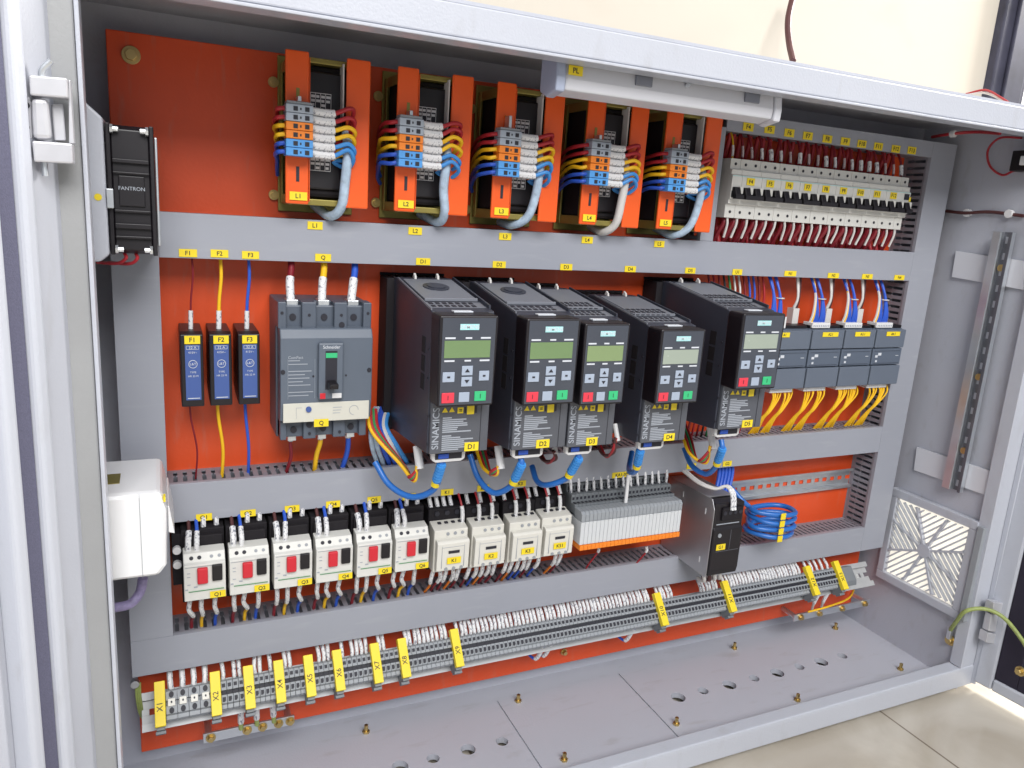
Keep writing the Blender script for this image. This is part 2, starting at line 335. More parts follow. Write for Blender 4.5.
# ================================================================== DUCTS
DY = -.0456
def slot_wall(mb, axis, a0, a1, c0, c1, pitch=.0093):
    """finger wall; runs a0..a1 along axis, thickness c0..c1 across, depth in Y"""
    y = ((0, -.007), (-.0365, DY+.0024))
    def add(p, q, y0, y1):
        if axis == 'x': mb.box(p, q, y0, y1, c0, c1)
        else: mb.box(c0, c1, y0, y1, p, q)
    for y0, y1 in y: add(a0, a1, y0, y1)
    n = int((a1-a0)/pitch)
    for i in range(n+1):
        s = a0+i*pitch; add(s, min(a1, s+pitch*.56), -.007, -.0365)
        if i < n: add(s+pitch*.56, s+pitch*.70, -.0175, -.0195); add(s+pitch*.86, s+pitch, -.0175, -.0195)
def duct(label, x0, x1, z0, z1, horiz=True, ends=True):
    t = thing('wiring_duct', label, 'cable duct', (x0, 0, z0), 'grey slotted wiring ducts')
    w, h = x1-x0, z1-z0; b = MB(); e = .0012
    b.box(.0001, w-.0001, -.0012, -.0002, e, h-e)
    if horiz: slot_wall(b, 'x', .0002, w-.0002, .0008, .0008+e); slot_wall(b, 'x', .0002, w-.0002, h-.0008-e, h-.0008)
    else: slot_wall(b, 'z', .0002, h-.0002, .0008, .0008+e); slot_wall(b, 'z', .0002, h-.0002, w-.0008-e, w-.0008)
    b.build('duct_body', 'ductb', t)
    c = MB().box(0, w, DY, DY+.0022, 0, h)
    if horiz: c.box(0, w, DY+.0022, DY+.006, 0, .0007); c.box(0, w, DY+.0022, DY+.006, h-.0007, h)
    else: c.box(0, .0007, DY+.0022, DY+.006, 0, h); c.box(w-.0007, w, DY+.0022, DY+.006, 0, h)
    c.build('duct_cover', 'duct', t, bev=.0004)
    return t
D1 = duct('long grey duct under the five orange-strapped reactors', .0378, 1.0600, -.0424, 0)
D2 = duct('long grey duct below the drives and above the motor breakers', .0378, 1.0600, -.3119, -.2704)
D3 = duct('lowest long grey duct above the terminal strip', -.0030, 1.0600, -.4814, -.4400)
DL = duct('upright grey duct at the left edge beside the fan and socket', -.0030, .0376, -.4398, 0, False)
DR = duct('upright grey duct at the right edge of the orange plate', 1.0602, 1.1105, -.4814, .1579, False)
DT = duct('short grey duct along the top above the small breakers', .6850, 1.0600, .1359, .1579)
DM = duct('short upright grey duct between the last reactor and small breakers', .6645, .6850, .0002, .1400, False)
def dl(d, px, py, s, w=.0155, h=.0088):
    p = at(px, py, Y=DY); sticker(d, p.x-d.location.x, DY-.0004, p.z-d.location.z, w, h, s)
for px, py, s in ((188,253,'F1'),(219.5,253.5,'F2'),(250.5,255,'F3'),(323,257.5,'Q'),(423,261.5,'D1'),(499,264.5,'D2'),(566,267,'D3'),(630,269,'D4'),(690,270.5,'D5'),(737,272,'U1')): dl(D1, px, py, s, .0160, .0074)
for px, py, s in ((315,225.5,'L1'),(415,231,'L2'),(505,236.5,'L3'),(587,240,'L4'),(659,244,'L5')): dl(D1, px, py, s, .0150, .0078)
for px, py, s in ((790,273.5,'N1'),(833,275.5,'N2'),(867,276.5,'N3'),(899,277.5,'N4')): dl(D1, px, py, s, .021, .0072)
for px, py, s in ((204,517,'Q1'),(248,513,'Q2'),(292,508.5,'Q3'),(333,504,'Q4'),(374,499.5,'Q5'),(409,496.5,'Q6'),(447,492,'K1'),(483,488,'K2'),(520,483.5,'K3'),(621,474.5,'KA1-30'),(691,466,'G1'),(727,463.5,'G2')): dl(D2, px, py, s, .028 if s == 'KA1-30' else .0155, .0076)
for i, (px, py) in enumerate(((748,127),(769.3,129.5),(789,133),(807.5,136),(827,139),(845,141.5),(861.5,144),(878,146.5),(895.5,149),(911.5,150.5))): dl(DT, px, py, 'F%d' % (i+4), .0165, .0098)

# ================================================================== DIN RAILS
def rail(name, label, x0, x1, zc, y=-.0005, h=.033, cat='rail', up=.0072, slots=True, tabs=None):
    t = thing(name, label, cat, (x0, y, zc), 'zinc mounting rails'); w = x1-x0; e = .0012; m = MB()
    i = .0235/2; o = h/2
    for s in (1, -1):
        m.box(0, w, -up, -up+e, s*i, s*o); m.box(0, w, -up+e, -.0001, s*(i-.0001), s*(i+e-.0001))
    n = max(1, int(w/.0165)); g = w/n
    if slots:
        m.box(0, w, -e, 0, .0032, i-.0002); m.box(0, w, -e, 0, -i+.0002, -.0032)
        for k in range(n): m.box(k*g+(0 if k == 0 else -.0001), k*g+g*.45, -e, 0, -.0032, .0032)
    else: m.box(0, w, -e, 0, -i+.0002, i-.0002)
    m.build('rail_profile', 'zinc', t, bev=.0002); return t
a = at(744, 490, Y=-.006)
rail('din_rail', 'empty zinc rail with slots behind the blue cable coil', .790, 1.058, a.z, cat='rail')
rail('din_rail', 'zinc rail carrying the small breakers', .688, 1.050, .066)
rail('din_rail', 'zinc rail behind the motor breakers and contactors', .040, .690, -.362)
strip = rail('din_rail', 'zinc rail under the long terminal strip at the bottom', .004, 1.095, -.512, y=-.030, h=.040)
strip.rotation_euler = (math.radians(-40), 0, 0); strip.location = (.004, -.0385, -.5310)
for c_ in strip.children: c_.data.materials[0] = M['zincs']
for i in range(9):
    MB().prism([(.0001, .016), (.0001, -.016), (.022, .014)], 'x', 0, .012).build('rail_bracket', 'zinc', strip, loc=(.02+i*.13, 0, 0))
# ================================================================== CHOKES / reactors L1..L5
def make_reactor():
    t = thing('motor_reactor', '', 'reactor', (0, 0, 0), 'orange-strapped reactors along the top')
    b = MB().box(.002, .079, -.001, -.004, .006, .158)
    b.box(.004, .0065, -.0045, -.013, .014, .150).box(.0735, .076, -.0045, -.013, .014, .150).box(.0045, .0065, -.0131, -.0655, .140, .150).box(.0045, .0065, -.0131, -.0655, .014, .024).box(.0045, .0062, -.056, -.0655, .024, .140)
    b.build('bracket', 'brassd', t, bev=.0008)
    for z0, z1 in ((.146, .151), (.0145, .0205)): MB().box(.0068, .0732, -.008, -.062, z0, z1).build('yoke', 'brassd', t, bev=.0008)
    MB().box(.0085, .071, -.006, -.052, .022, .1455).build('coil', 'blackm', t, bev=.004)
    MB().box(.022, .056, -.0522, -.056, .030, .140).build('coil_wrap', 'black', t, bev=.002)
    for x0, z0, z1, lab in ((0, .0150, .1540, 'left orange strap'), (.0570, .0140, .1535, 'right orange strap')):
        s = MB().box(x0, x0+(.0218 if x0 == 0 else .0232), -.0700, -.0665, z0, z1)
        s.build('strap', 'strap', t, bev=.0015, label=lab)
    for z0, z1 in ((.105, .121), (.036, .050)): MB().box(.0098, .0128, -.0704, -.0700, z0, z1).build('strap_slot', 'ink' if z0 < .1 else 'brassd', t)
    MB().box(.0540, .0552, -.067, -.052, .100, .148).build('coil_end', 'w_white', t); MB().box(.0222, .0228, -.069, -.064, .018, .149).build('strap_fold', 'strap', t)
    lb = MB().box(.0245, .0455, -.0566, -.0562, .047, .121).build('rating_label', 'ink', t)
    pr = MB()
    for r in range(18):
        z = .0495+r*.0039
        for c in range(4):
            if (r*5+c*3) % 6: pr.box(.0258+c*.0048, .0258+c*.0048+.0030+((r*7+c) % 3)*.0006, -.0570, -.0567, z, z+.0024)
    for c in (.0250, .0298, .0346, .0394, .0446): pr.box(c, c+.0004, -.0570, -.0567, .048, .120)
    pr.box(.0250, .0450, -.0570, -.0567, .1198, .1204).box(.0250, .0450, -.0570, -.0567, .0478, .0484)
    pr.build('print', 'white', lb)
    for x, z in ((-.002, .132), (-.002, .022)):
        MB().cyl((x, -.001, z), .0052, 'y', -.003, 16).cyl((x, -.0041, z), .0032, 'y', -.003, 6).build('bolt', 'brass', t)
    return t
rx = [.1500, .2572, .3640, .4735, .5790]
lab = ['orange-strapped reactor farthest left, marked L1', 'second orange-strapped reactor, marked L2', 'orange-strapped reactor in the middle, marked L3', 'orange-strapped reactor partly under the lamp, marked L4', 'orange-strapped reactor beside the upright grey duct, marked L5']
proto = make_reactor()
for i in range(5):
    t = proto if i == 0 else copy_tree(proto)
    t.location = (rx[i], 0, -.001*i if i < 3 else -.003); t['label'] = lab[i]
for i in range(5):
    t = [o for o in bpy.data.objects if o.name.startswith('motor_reactor') and abs(o.location.x-rx[i]) < .001][0]
    sticker(t, .0118, -.0708, .0225, .0165, .0078, 'L%d' % (i+1))
    nm = 'L%d' % (i+1)
    tb = thing('clamp_block', 'stack of grey, orange and blue spring clamps on the left strap of reactor '+nm, 'terminal block', (rx[i], 0, t.location.z), 'spring clamp stacks on the reactors')
    for k, mt in enumerate(('clampgrey', 'clampgrey', 'orange', 'orange', 'lblue', 'lblue')):
        z1 = .1045-k*.0077
        c = MB().box(-.002, .0225, -.0712, -.088, z1-.0073, z1).build('clamp', mt, tb, bev=.0006)
        MB().box(.0045, .0085, -.0884, -.0881, z1-.0058, z1-.0018).box(.0150, .0190, -.0884, -.0881, z1-.0058, z1-.0018).box(.0105, .0118, -.0884, -.0881, z1-.0048, z1-.0028).build('clamp_opening', 'ink', c)
    MB().box(-.001, .0215, -.0712, -.086, .1047, .1075).build('end_plate', 'term', tb, bev=.0006)
    MB().box(.0092, .0125, -.0712, -.083, .1077, .1125 if i != 2 else .120).build('screw_clamp', 'zinc', tb, bev=.0005)
    cols = ['w_red', 'w_red', 'w_yellow', 'w_yellow', 'w_lblue', 'w_lblue']
    names = ['upper red', 'lower red', 'upper yellow', 'lower yellow', 'upper light blue', 'lower light blue']
    bx = rx[i]; zz = t.location.z
    for k in range(6):
        z = .1045-k*.0077-.0037+zz; jx = random.uniform(-.001, .001)
        bul = (.0060+.0016*(2.5-abs(2.5-k)))*(.7, 1.15, .8, 1.3, .95)[i]+random.uniform(-.0012, .0012); jx += (.0, -.002, .0015, .001, -.001)[i]; dz_ = random.uniform(-.0014, .0014)
        pts = [(bx+.0226, -.080, z), (bx+.034, -.0805, z-.0005), (bx+.044, -.081, z), (bx+.057+jx, -.083, z+.005+dz_), (bx+.060+bul*.6, -.079, z+.003-.0012*k+dz_), (bx+.060, -.068, z-.010), (bx+.051, -.060, .075+zz-.004*k), (bx+.047, -.0585, .058+zz)]
        wire(pts, cols[k], .0021, names[k]+' wire curling right from the clamps of reactor '+nm, 'wires curling from the reactor clamps', sleeve=(0, .30), sl_r=1.75)
    cols = ['w_red', 'w_red', 'w_yellow', 'w_yellow', 'w_blue', 'w_blue']
    names = [n.replace('light blue', 'dark blue') for n in names]
    for k in range(6):
        z = .1045-k*.0077-.0037+zz; ex = (.0 if i == 0 else .004)
        pts = [(bx-.0021, -.080, z), (bx-.0075-random.uniform(0, .0012), -.078, z-.001+random.uniform(-.0006, .0006)), (bx-.0080-ex+random.uniform(-.002, .0015), -.064, z-.002+random.uniform(-.0015, .0015)), (bx-.004-ex*1.5, -.042, z-.006), (bx-.001-ex, -.020, z-.014), (bx+.001, -.008, z-.020)]
        wire(pts, cols[k], .0021, names[k]+' wire looping behind the left edge of reactor '+nm, 'wires looping behind the reactors')
    tops = [(348,150),(447,158),(540,166),(626,174),(703,180)][i]; p = at(*tops, Y=-.074)
    e = at(*[(330,216),(438,222),(512,225),(602,232),(672,235)][i], Y=-.050)
    f = at(*[(314,205),(420,214),(500,222),(590,226),(655,228)][i], Y=-.015)
    wire([(p.x, -.066, p.z+.016), (p.x, -.074, p.z), (p.x-.002, -.073, (p.z+e.z)/2+.003), ((p.x+e.x)/2+.002, -.066, e.z+.010), e, f], ['w_grey', 'w_grey', 'w_grey', 'w_white', 'w_grey'][i], .0048, 'pale blue sleeved cable hanging inside reactor '+nm if i != 3 else 'whitish sleeved cable hanging inside reactor '+nm, 'sleeved cables under the reactors', cat='cable', name='sleeved_cable', n=10)

# ================================================================== LAMP
lm = thing('cabinet_lamp', 'white strip lamp marked PL under the top front rail', 'lamp', (.376, -.170, .131))
MB().prism([(-.004, .034), (.024, .034), (.024, .005), (.012, 0), (-.006, .004), (-.0075, .014)], 'x', .0105, .262).build('diffuser', 'lampbody', lm, bev=.002)
MB().prism([(-.006, .036), (.026, .036), (.026, .004), (.012, -.002), (-.0085, .002), (-.0095, .014)], 'x', 0, .010).build('end_cap', 'lampend', lm, bev=.002)
MB().prism([(-.006, .036), (.026, .036), (.026, .004), (.012, -.002), (-.0085, .002), (-.0095, .014)], 'x', .2625, .272).build('end_cap', 'lampbody', lm, bev=.002)
MB().box(.0105, .262, -.0066, -.0050, .0150, .0162).build('diffuser_ridge', 'lampbody', lm)
for x in (.086, .221): MB().box(x, x+.019, -.0092, -.006, .017, .0335).build('clip', 'lampclip', lm, bev=.0006)
MB().cyl((.147, -.0065, .0235), .0022, (0, -.9, .4), .006, 10).build('switch', 'zinc', lm)
sticker(lm, .0195, -.0082, .0215, .0150, .0085, 'PL')

# ================================================================== SMALL BREAKERS
PW = .01614; mx0 = .6945
def make_mcb(np_):
    t = thing('miniature_breaker', '', 'breaker', (0, 0, 0), 'white breakers in the top right row'); w = np_*PW-.0004
    MB().prism([(-.008, .031), (-.050, .031), (-.050, .048), (-.0545, .0485), (-.0545, .0535), (-.057, .0545), (-.057, .0835), (-.0545, .0845), (-.0545, .0905), (-.050, .091), (-.050, .1040), (-.008, .1040)], 'x', 0, w).build('housing', 'creamw', t, bev=.0005)
    for nm_, z in (('top_screw', .0975), ('bottom_screw', .0385)):
        scr = MB()
        for p in range(np_): scr.cyl((PW*(p+.5), -.0501, z), .0019, 'y', -.0004, 12)
        scr.build(nm_, 'ink', t)
    MB().box(.0008, w-.0008, -.0574, -.0571, .0560, .0645).build('toggle_slot', 'ink', t)
    for p in range(np_):
        x = PW*p
        MB().prism([(-.0575, .0570), (-.0575, .0690), (-.0625, .0690), (-.0660, .0600), (-.0600, .0560)], 'x', x+.0015, x+.0098).build('toggle', 'black', t, bev=.0005)
        MB().box(x+.0101, x+.0158, -.0615, -.0575, .0612, .0700).build('toggle_guard', 'creamw', t, bev=.0003)
    MB().box(.0015, w-.0015, -.0665, -.0600, .0545, .0600).build('toggle_bar', 'black', t, bev=.0005)
    MB().box(0, w, -.0573, -.05705, .0824, .0830).build('edge_line', 'teal', t)
    return t
t = make_mcb(1); t.location = (mx0, 0, 0); t['label'] = 'narrow unmarked white breaker at the left end of the row, beside the upright duct'
mp = make_mcb(2); mcb = []
for i in range(9):
    t = mp if i == 0 else copy_tree(mp); t.location = (mx0+(2*i+1)*PW, 0, 0); mcb.append(t)
    t['label'] = 'white two-pole breaker marked F%d, %s' % (4+i, ['next to the narrow one at the left end', 'second of the two-pole breakers', 'third of the two-pole breakers', 'left of the middle of the row', 'in the middle of the row', 'just right of the middle', 'third from the right of the two-pole breakers', 'second from the right of the two-pole breakers', 'beside the last narrow breaker'][i])
for i, t in enumerate(mcb): sticker(t, PW-.003, -.0574, .0770, .0125, .0088, 'F%d' % (4+i))
t = make_mcb(1); t.location = (mx0+19*PW, 0, 0); t['label'] = 'narrow white breaker with black window at the right end of the row'
MB().box(.003, .0125, -.058, -.0573, .073, .081).build('indicator', 'ink', t); MB().box(.0130, .0162, -.058, -.0573, .071, .077).build('label_sticker', 'yellow', t)
def mcb_name(i): return 'the narrow leftmost breaker' if i == 0 else 'the narrow rightmost breaker' if i == 19 else 'breaker F%d' % (4+(i-1)//2)
for i in range(20):
    x = mx0+PW*(i+.5); j = random.uniform(-.0022, .0022); where = mcb_name(i); side = 'left' if i % 2 else 'right'
    sl = random.choice((.0018, .0022, .003))
    wire([(x+j*1.3, -.020, .150), (x+j, -.034, .132), (x+j*.5, -.040, .117), (x, -.042, .1036)], 'w_dred' if i else 'w_yellow', .0017 if i else .0012, 'dark red sleeved wire entering the top %s pole of %s' % (side, where) if i else 'thin yellow wire entering the narrow breaker at the left end', 'wires above the small breakers', sleeve=(.60, .97), sl_r=sl/.0017*.95, smooth=4, n=7)
    j = random.uniform(.001, .006)
    wire([(x, -.040, .0315), (x-j*.3, -.042, .024), (x-j, -.036, .012), (x-j*.8, -.026, -.004)], 'w_dred', .0040 if i % 3 else .0030, 'dark red sleeved wire leaving the bottom %s pole of %s' % (side, where), 'wires below the small breakers', sleeve=(.05, .58), sl_r=.62, smooth=4, n=7)
    sleeve = None
for i in range(20):   # slim printed sleeves in front of the lower wires
    x = mx0+PW*(i+.5); j = random.uniform(-.0015, .0055)
    MBs = wire([(x, -.0465, .0312), (x-j*.4, -.0475, .022), (x-j-.001, -.044, .006)], 'w_white', .0016, 'white marker sleeve under the %s pole of %s' % ('left' if i % 2 else 'right', mcb_name(i)), 'white sleeves below the small breakers', cat='marker sleeve', name='marker_sleeve_tube', smooth=4, n=7)
for i in range(26):  # red wires filling the space behind
    x = mx0+.002+i*.0127; y = random.uniform(-.012, -.022)
    wire([(x, y, .150), (x+random.uniform(-.002, .002), y, .128), (x+random.uniform(-.002, .002), -.012, .104)], 'w_red', .0030, 'dark red wire behind the sleeved wires above the small breakers', 'red wires behind the small breakers, upper', smooth=3, n=6, stuff=True)
    wire([(x, -.012, .034), (x+random.uniform(-.002, .002), y, .018), (x+random.uniform(-.002, .002), y-.008, -.006)], 'w_red', .0036, 'dark red wire behind the sleeved wires below the small breakers', 'red wires behind the small breakers, lower', smooth=3, n=6, stuff=True)

# ================================================================== FUSE BLOCKS F1..F3
fx = [.0532, .0792, .1058]
def make_fuse():
    t = thing('fuse_holder', '', 'fuse holder', (0, 0, 0), 'black and blue fuse holders')
    MB().prism([(-.002, -.180), (-.040, -.186), (-.0595, -.186), (-.0600, -.114), (-.052, -.112), (-.002, -.112)], 'x', 0, .0205).build('body', 'black', t, bev=.001)
    MB().box(.0040, .0178, -.0604, -.0601, -.1790, -.1240).build('face_label', 'blue_label', t)
    pr = MB().box(.0052, .0166, -.0609, -.0606, -.1285, -.1282).box(.0052, .0166, -.0609, -.0606, -.1252, -.1249).box(.0052, .0055, -.0609, -.0606, -.1285, -.1249).box(.0163, .0166, -.0609, -.0606, -.1285, -.1249)
    pr.tube([(.0109+.0038*math.cos(a), -.0607, -.1430+.0038*math.sin(a)) for a in [k*math.pi/12 for k in range(24)]], .00030, 5, True)
    pr.box(.0055, .0165, -.0609, -.0606, -.1775, -.1768)
    pr.build('print', 'print', t)
    text('32 A', .0036, 'print', t, (.0109, -.0607, -.1268), name='print'); text('415V~', .0030, 'print', t, (.0109, -.0607, -.1316), name='print')
    text('L&T', .0034, 'print', t, (.0109, -.0607, -.1430), name='print'); text('TYPE', .0026, 'print', t, (.0109, -.0607, -.1512), name='print'); text('HR 22 M', .0026, 'print', t, (.0109, -.0607, -.1550), name='print')
    return t
fp = make_fuse()
flab = ['black fuse holder with blue face marked F1, leftmost of three', 'black fuse holder with blue face marked F2, middle of three', 'black fuse holder with blue face marked F3, beside the large grey breaker']
fl = []
for i in range(3):
    t = fp if i == 0 else copy_tree(fp); t.location = (fx[i], 0, 0); t['label'] = flab[i]; fl.append(t)
for i, t in enumerate(fl):
    sticker(t, .0109, -.0604, -.1190, .0140, .0080, 'F%d' % (i+1))
    x = fx[i]+.0105; c = ('w_dred', 'w_yellow', 'w_blue')[i]; cn = ('thin dark red', 'yellow', 'blue')[i]; r = (.0009, .0017, .0016)[i]
    wire([(x+.003, -.030, -.034), (x+.0035, -.034, -.060), (x+.001, -.036, -.085), (x, -.038, -.1125)], c, r, cn+' wire coming down into fuse holder F%d' % (i+1), 'wires above the fuse holders', sleeve=(.83, 1), sl_r=1.5 if i else 2.4)
    wire([(x-.003, -.040, -.1835), (x-.002, -.037, -.205), (x+.003-.001*i, -.032, -.240), (x+.001, -.024, -.274)], c, r, cn+' wire leaving fuse holder F%d into the slotted duct' % (i+1), 'wires below the fuse holders', sleeve=(0, .08), sl_r=1.5 if i else 2.2)

# ================================================================== MCCB
mc = thing('circuit_breaker', 'large slate grey moulded circuit breaker with toggle, marked Q', 'breaker', (.1425, 0, -.083)); mc.scale = (.945, 1, 1)
w = .099
MB().box(.0005, w-.0005, -.001, -.050, -.142, .002).box(.002, w-.002, -.0501, -.064, -.139, -.001).build('base', 'mccb', mc, bev=.0015)
for i in range(4): MB().box((.0, .0245, .0585, .090)[i], (.0085, .0395, .0725, w)[i], -.050, -.0715, -.024, .003).build('terminal_barrier', 'mccb', mc, bev=.001)
for i in range(4): MB().box((.002, .0265, .0590, .088)[i], (.0085, .0400, .0725, w-.003)[i], -.050, -.0705, -.140, -.120).build('terminal_barrier', 'mccb', mc, bev=.001)
d_ = MB()
for x, z in ((.016,-.013),(.049,-.013),(.081,-.013),(.017,-.131),(.049,-.131),(.080,-.131)): d_.cyl((x, -.0641, z), .0035, 'y', -.0012, 14)
for x, z in ((.004,-.008),(.032,-.010),(.066,-.010),(.095,-.008),(.033,-.134),(.066,-.134)): d_.cyl((x, -.0716, z), .0016, 'y', -.0004, 12)
d_.cyl((.0665, -.0716, -.020), .0032, 'y', -.0004, 14).cyl((.033, -.0706, -.1245), .0036, 'y', -.0004, 14)
d_.build('terminal_recess', 'ink', mc)
for i, x in enumerate((.016, .049, .081)): MB().box(x-.006, x+.006, -.045, -.062, -.002, .004).build('terminal_lug', 'zinc', mc, bev=.0006); MB().box(x-.0045, x+.0045, -.0475, -.060, -.1445, -.138).build('terminal_lug', 'zinc', mc, bev=.0006)
MB().prism([(-.064, -.120), (-.0765, -.118), (-.0800, -.099), (-.0800, -.032), (-.0750, -.023), (-.064, -.022)], 'x', .001, w).build('front_cover', 'mccb_mid', mc, bev=.0012)
MB().box(.0395, .0660, -.0802, -.0860, -.0945, -.036).build('toggle_frame', 'mccb_mid', mc, bev=.0015)
MB().box(.0465, .0590, -.0864, -.0861, -.0840, -.0440).build('toggle_slot', 'ink', mc)
MB().prism([(-.0865, -.074), (-.0865, -.083), (-.101, -.0805), (-.102, -.075)], 'x', .0480, .0575).build('toggle', 'black', mc, bev=.001)
MB().box(.0468, .0588, -.0869, -.0866, -.0510, -.0460).build('state_flag', 'key_green', mc)
MB().box(.0410, .0468, -.0866, -.0861, -.0935, -.0875).build('trip_button', 'red', mc, bev=.0003)
MB().box(.0540, .0640, -.0866, -.0861, -.0930, -.0880).build('rating_tag', 'white', mc)
text('Schneider', .0046, 'print', mc, (.0528, -.0864, -.0402), bold=.01)
MB().box(.0035, .0960, -.0800, -.0812, -.1185, -.0985).build('trip_unit', 'cardboard', mc, bev=.0005)
MB().cyl((.030, -.0813, -.1050), .0030, 'y', -.0015, 20).build('dial', 'blue_label', mc)
p_ = MB().box(.0170, .0172, -.0816, -.0813, -.1150, -.1030).box(.0170, .0230, -.0816, -.0813, -.1034, -.1030)
for k in range(3): p_.box(.0560, .0660-.001*k, -.0816, -.0813, -.1045-.003*k, -.1040-.003*k)
p_.tube([(.0790+.005*math.cos(a), -.0815, -.1080+.005*math.sin(a)) for a in [k*math.pi/8 for k in range(13)]], .00025, 5)
p_.build('print', 'print_grey', mc)
q_ = MB()
for k in range(11):
    if k not in (2, 8): q_.box(.0090, .0090+(.012, .020, 0, .024, .017, .022, .015, .023, 0, .026, .021)[k], -.0804, -.0801, -.0550-.0036*k, -.0542-.0036*k)
q_.box(.0085, .0087, -.0804, -.0801, -.094, -.053).box(.0365, .0367, -.0804, -.0801, -.094, -.053); q_.build('print', 'print_grey', mc)
text('ComPact', .0042, 'print_grey', mc, (.0165, -.0803, -.0515), bold=.01)
MB().cyl((.0035, -.0801, -.066), .0024, 'y', -.0006, 12).cyl((.0955, -.0801, -.066), .0024, 'y', -.0006, 12).cyl((.0350, -.0801, -.071), .0011, 'y', -.0005, 10).cyl((.0700, -.0801, -.071), .0011, 'y', -.0005, 10).build('screw_hole', 'ink', mc)
sticker(mc, .0435, -.0818, -.1200, .0155, .0080, 'Q')
for i, (c, cn) in enumerate((('w_dred', 'thick dark red'), ('w_yellow', 'thick yellow'), ('w_blue', 'thick blue'))):
    x = .1425+.945*(.016, .049, .081)[i]; r = (.0034, .0034, .0036)[i]
    wire([(x+.003+.002*i, -.028, -.030), (x+.003+.002*i, -.036, -.048), (x+.0015*i, -.046, -.064), (x, -.052, -.081)], c, r, cn+' wire coming down into the large breaker', 'wires above the large breaker', sleeve=(.58, 1), sl_r=1.25, n=10)
    wire([(x-(.0, .001, .002)[i], -.054, -.221), (x, -.050, -.234), (x-(-.002, .002, -.001)[i], -.040, -.252), (x-.002, -.028, -.276)], c, (.0019, .0026, .0028)[i], cn.replace('thick ', '')+' wire leaving the foot of the large breaker', 'wires below the large breaker', sleeve=(0, .25), sl_r=1.6 if i == 0 else 1.3, n=10)

